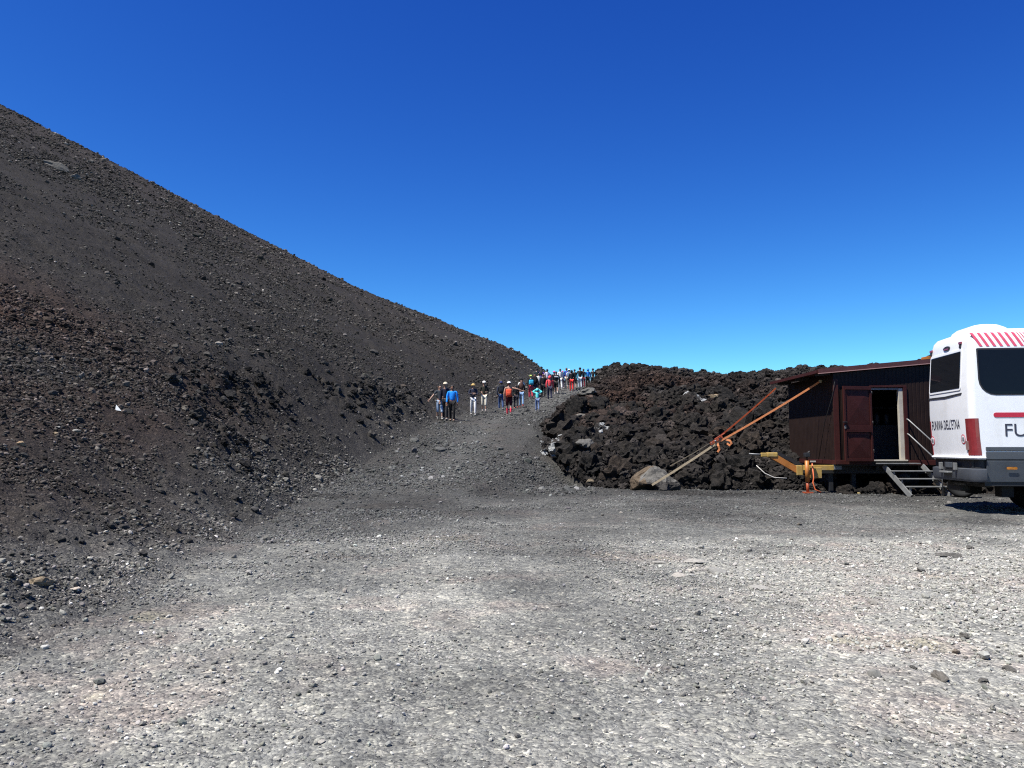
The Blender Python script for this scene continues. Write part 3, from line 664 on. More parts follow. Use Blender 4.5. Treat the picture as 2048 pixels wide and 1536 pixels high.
lathe('tread_band', [(.24, 0), (.31, -.02), (.36, .03), (.36, .17), (.31, .22), (.24, .2), (.24, 0)], M_TYRE, ty, 28, 'Y', (0, 0, .35)); lathe('rim', [(.0, .05), (.1, .05), (.14, .08), (.22, .04), (.242, .01)], M_GREYW, ty, 24, 'Y', (0, 0, .35))

# ------------------------------------------------------------------ tie-down straps and their anchor boulder
def strap_pts(p, q, sag, n=14):
    p, q = Vector(p), Vector(q); return [p.lerp(q, i/n)-Vector((0, 0, sag*4*(i/n)*(1-i/n))) for i in range(n+1)]
def strap_mesh(name, pts, wd, mat, parent, thick=.004):
    bm = bmesh.new(); prev = None
    for i, p in enumerate(pts):
        d = (pts[min(i+1, len(pts)-1)]-pts[max(i-1, 0)]).normalized(); s = d.cross(Vector((0, 1, 0))).normalized()*(wd/2); t = d.cross(s).normalized()*thick/2
        r = [bm.verts.new(p+a) for a in (s+t, s-t, -s-t, -s+t)]
        if prev:
            for k in range(4): bm.faces.new((prev[k], prev[(k+1) % 4], r[(k+1) % 4], r[k]))
        else: bm.faces.new(r)
        prev = r
    bm.faces.new(prev[::-1]); bmesh.ops.recalc_face_normals(bm, faces=bm.faces)
    return bm_obj(name, bm, mat, parent)
Aa = Vector((HX0-.05, 23.35, 3.40)); Ab = Vector((HX0-.42, 26.1, 3.43))
J = at(1437, 884, 23.75); G1 = at(1304, 970, 24.0); G2 = at(1340, 932, 25.0)
s1 = tag(empty('tie_down_strap', J), 'orange tie-down strap running from the hut wall to the foot of the pale boulder', 'strap', 'tie-down straps holding the hut')
s2 = tag(empty('tie_down_strap', J+Vector((-.08, .08, .06))), 'thinner orange strap running from the far roof corner of the hut to the boulder top', 'strap', 'tie-down straps holding the hut')
def ratchet(par, off):
    r = empty('ratchet', off); r.parent = par; r.rotation_euler = (0, math.radians(-33), 0)
    bm = bmesh.new(); bm_box(bm, (-.17, -.035, -.03), (.12, -.025, .05), .004); bm_box(bm, (-.17, .025, -.03), (.12, .035, .05), .004); bm_obj('side_plate', bm, M_ORANGE2, r)
    bm = bmesh.new(); bm_tube(bm, [(0, -.05, .01), (0, .05, .01)], .03, 10); bm_tube(bm, [(-.13, -.04, .02), (-.13, .04, .02)], .015, 8); bm_obj('spool', bm, M_GREYW, r, True)
    box('lever', (.02, -.03, .05), (.24, .03, .075), M_ORANGE2, r, .006); return r
for s, A_, G_, md, wd in ((s1, Aa, G1, M_STRAPO, .055), (s2, Ab, G2, M_STRAPO, .045)):
    o = s.location; z0 = Vector((0, 0, 0))
    strap_mesh('upper_webbing', strap_pts(z0, A_-o, .03), wd, md if s is s1 else M_ORANGE2, s)
    strap_mesh('lower_webbing', strap_pts(z0, G_-o, .02), wd*(1.15 if s is s1 else .5), M_STRAPP, s)
    ratchet(s, (-.10 if s is s1 else .12, -.02, .02))
    strap_mesh('loose_tail', [Vector(p) for p in ((-.05, -.04, -.02), (-.02, -.06, -.12), (.01, -.05, -.22), (-.05, -.05, -.30))] if s is s1 else [Vector(p) for p in ((.3, -.1, .02), (.42, -.12, -.02), (.46, -.12, -.10), (.40, -.11, -.16), (.33, -.1, -.1))], .06, M_STRAPO, s)
    box('end_hook', (-.03, -.03, -.03), (.10, .03, .05), M_STRAPP, s, .008, None, A_-o)
def anchor_boulder():
    """angular block: pale flat top, tan broken face, undercut foot"""
    gz = H(4.2, 24.5)
    pts = [(-.72, 0, .0), (-.66, -.1, .42), (-.42, -.15, .50), (.04, -.02, .78), (.20, .05, .74), (-.10, .40, .74), (.34, .35, .62), (.46, -.1, .44), (.40, -.35, .20), (.30, -.45, .02), (-.10, -.42, .28), (-.50, -.38, .30), (-.58, -.30, .05),
           (-.5, .6, .4), (.1, .7, .6), (.5, .6, .3), (.6, .4, 0), (-.6, .6, 0), (-.2, .0, 0.02), (.95, .2, .02), (.92, .1, .22), (.6, -.1, .30)]
    bm = bmesh.new(); vs_ = [bm.verts.new(p) for p in pts]; bmesh.ops.convex_hull(bm, input=vs_)
    bmesh.ops.delete(bm, geom=[v for v in bm.verts if not v.link_faces], context='VERTS')
    bmesh.ops.triangulate(bm, faces=bm.faces); bmesh.ops.subdivide_edges(bm, edges=bm.edges, cuts=5, use_grid_fill=True)
    bm.normal_update()
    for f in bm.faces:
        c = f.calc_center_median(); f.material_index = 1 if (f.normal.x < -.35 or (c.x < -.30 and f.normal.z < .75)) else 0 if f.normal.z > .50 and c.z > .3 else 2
    bm.normal_update()
    bmesh.ops.smooth_vert(bm, verts=bm.verts, factor=.5, use_axis_x=True, use_axis_y=True, use_axis_z=True); bm.normal_update()
    for v in bm.verts:
        v.co += v.normal*.085*mnoise.fractal(v.co*3.2, .9, 2.1, 4)
        u = (v.co-Vector((-.25, -.45, .02))); e = max(0, 1-(u.x/.40)**2-(u.z/.20)**2)
        if v.co.y < .1: v.co.y += .45*e
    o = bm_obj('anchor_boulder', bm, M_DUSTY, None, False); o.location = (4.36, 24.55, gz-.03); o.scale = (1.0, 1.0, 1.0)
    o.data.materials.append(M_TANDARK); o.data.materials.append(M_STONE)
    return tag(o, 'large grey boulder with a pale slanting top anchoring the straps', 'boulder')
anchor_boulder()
# broken slabs and tan blocks in the lava front
for k, (px, py, Y, wpx, mt, lab) in enumerate(((1334, 813, 33.0, 34, M_TAN, 'tan ledge of broken rock high on the lava front'), (1432, 815, 33.0, 26, M_TAN, 'small tan block between the dark hollow and the upper strap'),
                                 (1328, 852, 30.5, 24, M_TAN, 'brownish tan block in the middle of the lava front'), (1418, 888, 27.5, 30, M_TAN, 'tan rock just below the strap ratchets'),
                                 (1440, 926, 26.0, 24, M_PALE, 'pale broken fragment beneath the strap ratchets'), (1285, 920, 26.5, 34, M_PALE, 'thin pale streaked slab above the anchor boulder'),
                                 (1160, 848, 33.0, 34, M_DUSTY, 'dusty grey slab at the upper left of the lava front'), (1176, 822, 37.0, 40, M_DUSTY, 'long pale grey stone near the ramp edge high on the left of the lava'),
                                 (1180, 966, 26.2, 26, M_TAN, 'tan stone at the foot of the lava beside the ramp'), (1172, 930, 28.0, 44, M_DUSTY, 'grey block under the black hollow by the ramp'))):
    p = at(px, py, Y); z = H(p.x, p.y); s = wpx*.5*Y/FPX
    put_rock(rock_mesh('broken_rock', 820+k, 3, (1, .75, .45), .4, 5, mt, .12), 'broken_rock', p.x, p.y, z+s*.35, s, lab, 'rock', None, None, .35)
# pale and crusted boulders in the lava front
for px, py, Y, s, mesh_, lab in ((1101, 884, 31.2, .50, 0, 'white-crusted lava boulder beside the ramp, upper of the white pair'), (1117, 893, 30.4, .62, 1, 'white-crusted lava boulder beside the ramp, lower and larger of the white pair'),
                                 (1202, 872, 30.5, .55, 2, 'lava boulder with a white crusted side, standing alone midway up the lava front'), (1393, 812, 34.5, .70, 0, 'lava boulder with white crust under a dark hollow high on the lava front'),
                                 (1165, 905, 29.2, 1.05, 3, 'very large dark lava block overhanging a black hollow by the ramp'), (1125, 858, 32.5, .80, 4, 'big grey lava block at the edge of the ramp above the white-crusted pair'),
                                 (1445, 915, 27.5, .55, 1, 'lava boulder with a white streak below the strap ratchets'), (1265, 915, 27.5, .6, 5, 'reddish dark lava boulder above the pale anchor boulder'),
                                 (1480, 862, 30.0, .95, 6, 'broad brown lava block behind the orange straps'), (1530, 850, 30.5, .75, 7, 'rounded lava block beside the left wall of the hut')):
    p = at(px, py, Y); z = H(p.x, p.y)
    put_rock((LC if mesh_ < 3 else LB)[mesh_], 'crusted_boulder' if mesh_ < 3 else 'lava_block', p.x, p.y, min(p.z, z+s*.6), s, lab, 'boulder', None, None, .5)
# ------------------------------------------------------------------ white tour bus, seen by its tail corner
M_WHITE = simple('white_bus_paint', (.74, .74, .75), .30, 0, .03, 2.0, coat=.3, dirt=((.46, .43, .39), .42, 1.3))
M_GLASS = simple('tinted_glass', (.006, .007, .010), .04, 0, .05, spec=.18)
M_RUBBER = simple('window_rubber', (.018, .018, .022), .6)
M_SKIRT = simple('grey_bus_skirt', (.055, .062, .072), .5, 0, .15, 3.0, dirt=((.11, .11, .105), .4, 2.0))
M_BUMP = simple('grey_bumper', (.06, .066, .078), .5, 0, .15, 4.0, dirt=((.12, .115, .11), .4, 3.0))
M_PINK = simple('pink_stripe', (.62, .085, .14), .4, 0, .04); M_REDS = simple('red_band', (.45, .015, .04), .4, 0, .04)
M_TEXT = simple('dark_lettering', (.035, .035, .055), .5, 0, .1)
M_LAMP = simple('tail_lamp_red', (.20, .022, .026), .25, 0, .15, 6.0, coat=.5); M_LAMPC = simple('reversing_lamp', (.28,.17,.16), .25, 0, .1, coat=.4)
M_AMBER = simple('amber_marker', (.55,.2,.015), .3, 0, .1, coat=.4)
BL, BW = 8.4, 2.2
bus = tag(empty('tour_bus', (9.70, 16.60, 0), math.radians(-6.8)), 'high white tour bus with pink roof stripes parked beside the brown hut', 'bus')
bus.location.z = H(11, 17.5)-.01
def rrect(x0, x1, y0, y1, r, seg=5):
    p = []
    for cx, cy, a0 in ((x1-r, y1-r, 0), (x0+r, y1-r, 90), (x0+r, y0+r, 180), (x1-r, y0+r, 270)):
        for k in range(seg+1):
            a = math.radians(a0+90*k/seg); p.append((cx+r*math.cos(a), cy+r*math.sin(a)))
    return p
def loft(name, levels, mat, parent, cap=(True, True), smooth=True):
    bm = bmesh.new(); rings = []
    for z, x0, x1, y0, y1, r in levels: rings.append([bm.verts.new((x, y, z)) for x, y in rrect(x0, x1, y0, y1, r)])
    for a, b in zip(rings, rings[1:]):
        for k in range(len(a)): bm.faces.new((a[k], a[(k+1) % len(a)], b[(k+1) % len(a)], b[k]))
    if cap[0]: bm.faces.new(rings[0][::-1])
    if cap[1]: bm.faces.new(rings[-1])
    bmesh.ops.recalc_face_normals(bm, faces=bm.faces)
    o = bm_obj(name, bm, mat, parent, smooth)
    o.data.set_sharp_from_angle(angle=math.radians(28)); return o
def shell(z, dx=0):     # plan of the body at height z: rear x, near y, far y, corner radius
    zs = [1.20, 1.6, 2.2, 2.8, 3.3, 3.58, 3.72, 3.84, 3.92, 3.97]
    rx = [.0, -.03, -.05, -.04, .0, .03, .045, .075, .13, .26]; ny = [0, 0, .0, .01, .03, .05, .065, .09, .15, .28]; rr = [.13, .13, .13, .13, .13, .13, .13, .13, .15, .2]
    return np.interp(z, zs, rx), np.interp(z, zs, ny), np.interp(z, zs, rr)
lv = []
for z in (1.20, 1.4, 1.6, 1.9, 2.2, 2.5, 2.8, 3.05, 3.3, 3.45, 3.58, 3.66, 3.72, 3.78, 3.84, 3.88, 3.92, 3.95, 3.97):
    e, i_, r_ = shell(z); lv.append((z, e, BL-e, i_, BW-i_, r_))
body = loft('body', lv, M_WHITE, bus, (False, True))
def spot(x, z, off=.0): return (x, shell(z)[1]-off, z)                 # on the near side
def rspot(t, z, off=.0): return (shell(z)[0]-off, t, z)               # on the tail
def patch(name, poly, where, off, mat, parent, thick=.012):
    """flat part following the body: polygon in (along, height)"""
    bm = bmesh.new(); f = bm.faces.new([bm.verts.new(where(a, z, off)) for a, z in poly])
    e = bmesh.ops.extrude_face_region(bm, geom=[f]); n = [v for v in e['geom'] if isinstance(v, bmesh.types.BMVert)]
    for v in n:
        if where is spot: v.co.y += thick
        else: v.co.x += thick
    bmesh.ops.recalc_face_normals(bm, faces=bm.faces); return bm_obj(name, bm, mat, parent)
def rpoly(a0, a1, z0, z1, rads, seg=5):
    p = []
    for (cx, cz, a, r) in ((a1-rads[0], z1-rads[0], 0, rads[0]), (a0+rads[1], z1-rads[1], 90, rads[1]), (a0+rads[2], z0+rads[2], 180, rads[2]), (a1-rads[3], z0+rads[3], 270, rads[3])):
        for k in range(seg+1):
            t = math.radians(a+90*k/seg); p.append((cx+r*math.cos(t), cz+r*math.sin(t)))
    return p
# side glazing: one long dark band of panes, rear lower corner swept round
win = patch('window', rpoly(.145, 2.05, 2.52, 3.525, (.03, .03, .34, .04)), spot, .006, M_RUBBER, bus)
patch('pane', rpoly(.175, 2.03, 2.55, 3.49, (.03, .03, .31, .03)), spot, .011, M_GLASS, win)
for k in range(3):
    a = 2.09+k*1.9; wk = patch('window', rpoly(a, a+1.86, 2.52, 3.525, (.04,)*4), spot, .006, M_RUBBER, bus); patch('pane', rpoly(a+.03, a+1.83, 2.55, 3.49, (.03,)*4), spot, .011, M_GLASS, wk)
# roof-edge stripes
def stripe(x, wd):
    bm = bmesh.new(); prev = None
    for z in (3.865, 3.84, 3.81, 3.78, 3.75, 3.72, 3.69, 3.66, 3.62, 3.58, 3.56):
        xx = x+(3.865-z)*.56; nyv = Vector((0, -1, .5)).normalized()*.007; y = shell(z)[1]
        row = [bm.verts.new((xx, y+nyv.y, z+nyv.z)), bm.verts.new((xx+wd, y+nyv.y, z+nyv.z)), bm.verts.new((xx+wd, y+.01, z)), bm.verts.new((xx, y+.01, z))]
        if prev:
            for k in range(4): bm.faces.new((prev[k], prev[(k+1) % 4], row[(k+1) % 4], row[k]))
        else: bm.faces.new(row)
        prev = row
    bm.faces.new(prev[::-1]); bmesh.ops.recalc_face_normals(bm, faces=bm.faces); return bm_obj('stripe', bm, M_PINK, bus)
for k in range(7):
    x = -.0+.137*k+.03; stripe(x+.02, .06)
for k in range(26):
    x = .98+.062*k; stripe(x, .018)
patch('red_band', rpoly(.41, BL-.6, 2.055, 2.155, (.049,)*4), spot, .008, M_REDS, bus)
def lettering(name, txt, h, width, mat, parent, M):
    cu = bpy.data.curves.new(name, 'FONT'); cu.body = txt; cu.size = 1; cu.extrude = .006; ob = bpy.data.objects.new(name, cu); COL.objects.link(ob)
    dg = bpy.context.evaluated_depsgraph_get(); me = bpy.data.meshes.new_from_object(ob.evaluated_get(dg)); bpy.data.objects.remove(ob)
    n = len(me.vertices); co = np.empty(n*3); me.vertices.foreach_get('co', co); co = co.reshape(-1, 3)
    co[:, 0] = (co[:, 0]-co[:, 0].min())/np.ptp(co[:, 0])*width; co[:, 1] = (co[:, 1]-co[:, 1].min())/np.ptp(co[:, 1])*h
    c3 = np.array([M(a, b, c) for a, b, c in co]); me.vertices.foreach_set('co', c3.ravel()); me.update(); me.materials.clear()
    return link(name, me, mat, parent)
lettering('lettering', "FUNIVIA DELL'ETNA", .275, 3.55, M_TEXT, bus, lambda a, b, c: (.625+a, shell(1.65+b)[1]-.004-max(c, 0)*.5, 1.655+b))
# tail: a and the depth run opposite ways, seen from behind
lettering('lettering', "FUNIVIA DELL'ETNA", .215, 1.46, M_TEXT, bus, lambda a, b, c: (shell(1.83+b)[0]-.004-max(c, 0)*.5, 1.99-a, 1.83+b))
rw = patch('rear_window', rpoly(.40, 2.06, 2.66, 3.56, (.06,)*4), rspot, .012, M_WHITE, bus, .02)
patch('pane', rpoly(.45, 2.01, 2.71, 3.51, (.03,)*4), rspot, .017, M_GLASS, rw)
patch('rubber_strip', [(.36, 2.60), (.40, 2.565), (1.2, 2.525), (2.10, 2.54), (2.13, 2.58), (1.2, 2.57)][::-1], rspot, .012, M_RUBBER, bus, .012)
for t in (.50, 2.05):
    mk = patch('marker_lamp', rpoly(t-.06, t+.06, 3.67, 3.72, (.01,)*4), rspot, .03, M_LAMP, bus, .03); patch('bracket', rpoly(t-.04, t+.04, 3.585, 3.668, (.01,)*4), rspot, .022, M_RUBBER, mk, .02)
hb = patch('brake_lamp', [(1.20+.17*math.cos(a), 3.66+.05*math.sin(a)) for a in np.linspace(0, 6.28, 17)[:-1]], rspot, .02, M_RUBBER, bus, .02); patch('lens', rpoly(1.09, 1.30, 3.625, 3.655, (.01,)*4), rspot, .026, M_LAMP, hb, .01)
def sticker(t, z, txt):
    c = [(t+.105*math.cos(a), z+.105*math.sin(a)) for a in np.linspace(0, 6.28, 25)[:-1]]
    s = patch('speed_sticker', c, rspot, .005, M_REDS, bus, .004); patch('disc', [(t+.082*math.cos(a), z+.082*math.sin(a)) for a in np.linspace(0, 6.28, 25)[:-1]], rspot, .008, M_WHITE, s, .003)
    lettering('digits', txt, .085, .11, M_TEXT, s, lambda a, b, c_: (shell(z)[0]-.010-max(c_, 0)*.3, t+.055-a, z-.042+b))
sticker(.42, 1.60, '100'); sticker(2.02, 1.58, '80')
# tail lamps wrapped round the corners
def lamp(side):
    bm = bmesh.new(); prev = None
    for z in np.linspace(1.255, 2.035, 7):
        e, i_, q = shell(z); o = .008; row = []
        P_ = [(e-o, .25 if not side else i_+q+.01), (e-o, i_+q)]+[(e+q-(q+o)*math.cos(t), i_+q-(q+o)*math.sin(t)) for t in (.4, .8, 1.2)]+[(e+q, i_-o), (e+q+.02, i_-o)]
        P_ += [(x+.035, y+.035) for x, y in P_[::-1]]
        row = [bm.verts.new((x, y if not side else BW-y, z)) for x, y in P_]
        if prev:
            for k in range(len(row)): bm.faces.new((prev[k], prev[(k+1) % len(row)], row[(k+1) % len(row)], row[k]))
        else: bm.faces.new(row)
        prev = row
    bm.faces.new(prev[::-1]); bmesh.ops.recalc_face_normals(bm, faces=bm.faces); return bm_obj('tail_lamp', bm, M_LAMP, bus, False)
for s_ in (0, 1):
    lp = lamp(s_)
    if s_: break
    t = .27 if not s_ else BW-.27; patch('reversing_lens', rpoly(t-.09, t+.03, 1.37, 1.56, (.01,)*4), rspot, .020, M_LAMPC, lp, .01)
# lower side: grey skirt panels with dark gaps, white lip and bumper round the tail
loft('lip', [(1.19, -.05, BL+.02, -.03, BW+.03, .2), (1.225, -.075, BL+.02, -.045, BW+.045, .2), (1.26, -.04, BL+.02, -.02, BW+.02, .2), (1.262, .05, BL, .04, BW-.04, .16)], M_WHITE, bus, (False, False)).scale = (.012, 1, 1)
bm = bmesh.new()
def arc(y0off, z0, z1, x_end, inset=0.0, rows=1):
    p = rrect(-.05+inset, 3, -.03+inset, BW+.03-inset, .24)
    return [q for q in p]
def band(name, prof, mat, far_end=.18):
    """moulding round the tail and a little of both sides; prof: (outset, z)"""
    path = [(far_end, -1)]
    for k in range(7): a = math.radians(270-90*k/6); path.append((.20+.20*math.cos(a), .20+.20*math.sin(a)))
    path = [(far_end, 0.0)] + path[1:]
    path += [(0, y) for y in (.5, 1.1, 1.7)]
    for k in range(7): a = math.radians(180-90*k/6); path.append((.20+.20*math.cos(a), BW-.20+.20*math.sin(a)))
    path += [(far_end, BW)]
    bm = bmesh.new(); prev = None
    for i, (x, y) in enumerate(path):
        c = Vector((x-max(.2, far_end)*1.0, y-BW/2, 0)); nx, ny = (0, -1) if i == 0 else (0, 1) if i == len(path)-1 else ((x-.20)/.20 if x < .2 else 0, (y-.20)/.20 if y < .2 else (y-BW+.20)/.20 if y > BW-.2 else 0)
        if .2 <= y <= BW-.2: nx, ny = -1, 0
        ring = [bm.verts.new((x+nx*o, y+ny*o, z)) for o, z in prof]
        if prev:
            for k in range(len(ring)): bm.faces.new((prev[k], ring[k], ring[(k+1) % len(ring)], prev[(k+1) % len(ring)]))
        else: bm.faces.new(ring)
        prev = ring
    bm.faces.new(prev[::-1]); bmesh.ops.recalc_face_normals(bm, faces=bm.faces)
    o = bm_obj(name, bm, mat, bus, True); o.data.set_sharp_from_angle(angle=math.radians(35)); return o
bpy.data.objects.remove([o for o in bus.children if o.name.startswith('lip')][0])
band('lip', [(-.05, 1.17), (.045, 1.175), (.065, 1.205), (.045, 1.235), (-.05, 1.245)], M_WHITE)
bump = band('bumper', [(-.08, .70), (.02, .70), (.05, .76), (.05, .965), (-.02, .98), (-.08, .98)], M_BUMP, .21)
band('bumper_top', [(-.10, .985), (-.035, .985), (-.035, 1.165), (-.10, 1.165)], M_BLACK)
for k, (z0, z1) in enumerate(((.68, .985), (1.01, 1.17))):
    sx = patch('corner_cover', [(.0, z0), (.215, z0), (.215, z1), (.0, z1)], lambda a, z, o: (a-.0, -.02-o, z), .0, M_BUMP, bus, .05) if False else None
box('step_plate', (-.16, .98, .86), (-.05, 1.42, .90), M_GREYW, bus, .01); box('number_plate_recess', (-.07, .85, .93), (-.045, 1.36, 1.10), M_BLACK, bus, .006)
tbx = box('light_box', (-.09, .92, .98), (-.06, 1.25, 1.10), M_SKIRT, bus, .008); box('hook_bracket', (-.12, 1.46, .93), (-.05, 1.53, 1.09), M_GREYW, bus, .01); box('hook_bracket', (-.12, .72, .93), (-.05, .79, 1.09), M_GREYW, bus, .01)
wheelx = 2.05
for z0, z1, nm in ((1.355, 1.435, 'skirt_rail'), (1.17, 1.335, 'skirt_panel'), (.70, 1.15, 'skirt_panel')):
    bm = bmesh.new()
    for x0, x1 in ((.225, wheelx-.62), (wheelx+.62, 6.0), (7.2, BL-.05)):
        a = bm_box(bm, (x0, -.022, z0), (x1, .05, z1), .012)
        if z0 < .8:
            for v in a:
                if v.co.z < .8 and v.co.y < .0: v.co.y += .05; v.co.z += .0
    bm_obj(nm, bm, M_SKIRT, bus)
box('skirt_backing', (.2, .05, .62), (BL-.1, .08, 1.44), M_BLACK, bus); box('skirt_backing', (.2, BW-.08, .62), (BL-.1, BW-.05, 1.44), M_BLACK, bus)
for z in (1.4,): box('skirt_far', (.225, BW-.05, .70), (BL-.05, BW+.02, 1.435), M_SKIRT, bus, .012)
box('rear_backing', (.02, .15, .70), (.06, BW-.15, 1.22), M_BLACK, bus)
am = patch('side_marker', rpoly(.60, .80, .965, 1.02, (.025,)*4), lambda a, z, o: (a, -.022-o, z), .012, M_AMBER, bus, .014)
am = patch('side_marker', rpoly(3.6, 3.8, .965, 1.02, (.025,)*4), lambda a, z, o: (a, -.022-o, z), .012, M_AMBER, bus, .014)
# underbody
bm = bmesh.new()
for y in (.55, 1.5): bm_box(bm, (.1, y, .64), (BL-.3, y+.12, .78), .01)
for x in (.3, .75, wheelx-.05, 3.2): bm_box(bm, (x, .3, .58), (x+.1, BW-.3, .70))
bm_box(bm, (.12, .1, .705), (BL-.2, BW-.1, .76)); bm_box(bm, (.22, 1.25, .45), (.42, 1.95, .70), .04)
bm_tube(bm, [(.15, .45, .68), (1.2, .45, .68)], .05, 12); bm_tube(bm, [(.18, .85, .64), (.18, 1.4, .64)], .05, 10)
bm_obj('underbody', bm, M_BLACK, bus)
for y in (.22, BW-.56):
    fl = box('mudflap', (.60, y, .38), (.84, y+.30, .82), M_TYRE, bus, .004)
for wx in (wheelx, 6.6):
    for y in (.06, BW-.40):
        wl = lathe('wheel', [(.24, 0), (.36, -.01), (.47, .03), (.50, .08), (.50, .27), (.47, .32), (.36, .34), (.24, .33), (.24, 0)], M_TYRE, bus, 32, 'Y', (wx, y, .50))
        lathe('rim', [(.0, .06), (.09, .05), (.11, .12), (.20, .14), (.238, .02)], M_GREYW, wl, 24, 'Y', (wx, y, .50))
    tube('axle', [(wx, .2, .5), (wx, BW-.2, .5)], .08, M_BLACK, bus)
    box('wheel_arch', (wx-.60, -.03, 1.1), (wx+.60, .03, 1.16), M_SKIRT, bus, .01)
box('front_bumper', (BL-.05, .05, .65), (BL+.10, BW-.05, 1.2), M_BUMP, bus, .04)
patch('windscreen', rpoly(.2, 2.0, 2.0, 3.5, (.1,)*4), lambda a, z, o: (BL-shell(z)[0]+o, a, z), .01, M_GLASS, bus, -.02)
# roof unit
loft('roof_unit', [(3.93, .30, 1.16, .42, 1.90, .25), (4.04, .34, 1.06, .48, 1.84, .24), (4.11, .42, .94, .58, 1.74, .2), (4.135, .52, .82, .7, 1.62, .15)], M_WHITE, bus, (False, True))

# small things on the ground by the bus
jw = tag(empty('jockey_wheel', (14.15, 23.3, H(14.15, 23.3))), 'small trailer jockey wheel with an orange hub standing behind the bus', 'wheel')
jw.rotation_euler = (0, 0, math.radians(12))
ww = lathe('wheel', [(.0, -.05), (.075, -.05), (.08, -.06), (.12, -.06), (.135, -.03), (.135, .03), (.12, .06), (.0, .06)], M_GREYW, jw, 24, 'Y', (0, 0, .135)); lathe('hub', [(.0, -.075), (.07, -.072), (.076, -.05)], M_AMBER, ww, 20, 'Y', (0, 0, .135))
bm = bmesh.new(); bm_box(bm, (-.03, -.085, .12), (.03, -.07, .34), .004); bm_box(bm, (-.03, .07, .12), (.03, .085, .34), .004); bm_box(bm, (-.22, -.08, .16), (-.08, .08, .24), .02); bm_obj('fork', bm, M_GREYW, jw)
tube('post', [(.02, 0, .32), (.12, 0, .75)], .035, M_BLACK, jw)

# ------------------------------------------------------------------ people on the path
PEND = []
def skin_obj(name, verts, radii, edges, mat, parent, sub=1, flat=None):
    me = bpy.data.meshes.new(name); me.from_pydata([tuple(v) for v in verts], edges, []); o = bpy.data.objects.new(name, me); COL.objects.link(o); o.parent = parent
    m = o.modifiers.new('skin', 'SKIN'); m.use_smooth_shade = True
    for k, (s, r) in enumerate(zip(me.skin_vertices[0].data, radii)): s.radius = (r, r) if not isinstance(r, tuple) else r; s.use_root = (k == 0)
    if sub: o.modifiers.new('sub', 'SUBSURF').levels = sub; o.modifiers['sub'].render_levels = sub
    PEND.append((o, mat, flat)); return o
def finish_skins():
    dg = bpy.context.evaluated_depsgraph_get(); new = [(o, bpy.data.meshes.new_from_object(o.evaluated_get(dg)), mat, flat) for o, mat, flat in PEND]
    for o, me, mat, flat in new:
        nm = o.data.name; o.modifiers.clear(); o.data = me; me.materials.clear(); me.materials.append(mat)
        if flat:
            n = len(me.vertices); co = np.empty(n*3); me.vertices.foreach_get('co', co); co = co.reshape(-1, 3); s = flat
            z = co[:, 2]/s; wt = sstep(.78, .92, z)*(1-sstep(1.40, 1.50, z))*(np.abs(co[:, 0])/s < .205)
            co[:, 1] *= 1-.36*wt; me.vertices.foreach_set('co', co.ravel()); me.update()
        me.polygons.foreach_set('use_smooth', [True]*len(me.polygons))
    PEND.clear()
def cloth(c): 
    c = tuple(q*.86 for q in c); nm = 'cloth_%02x%02x%02x' % tuple(int(min(1, q)*255) for q in c)
    return simple(nm, c, .85, 0, .18, 14.0, .25, .2, 40)
SKIN = simple('skin', (.34, .19, .13), .55, 0, .08, 20.0); SKIN2 = simple('tanned_skin', (.20, .095, .055), .55, 0, .08, 20.0)
M_HAIRD = simple('dark_hair', (.02, .014, .011), .7, 0, .3, 30.0, .3); M_HAIRB = simple('brown_hair', (.085, .032, .018), .6, 0, .3, 30.0, .3)
M_EYE = simple('eye_dark', (.02, .015, .012), .3); M_LIP = simple('lips', (.32, .12, .10), .5)
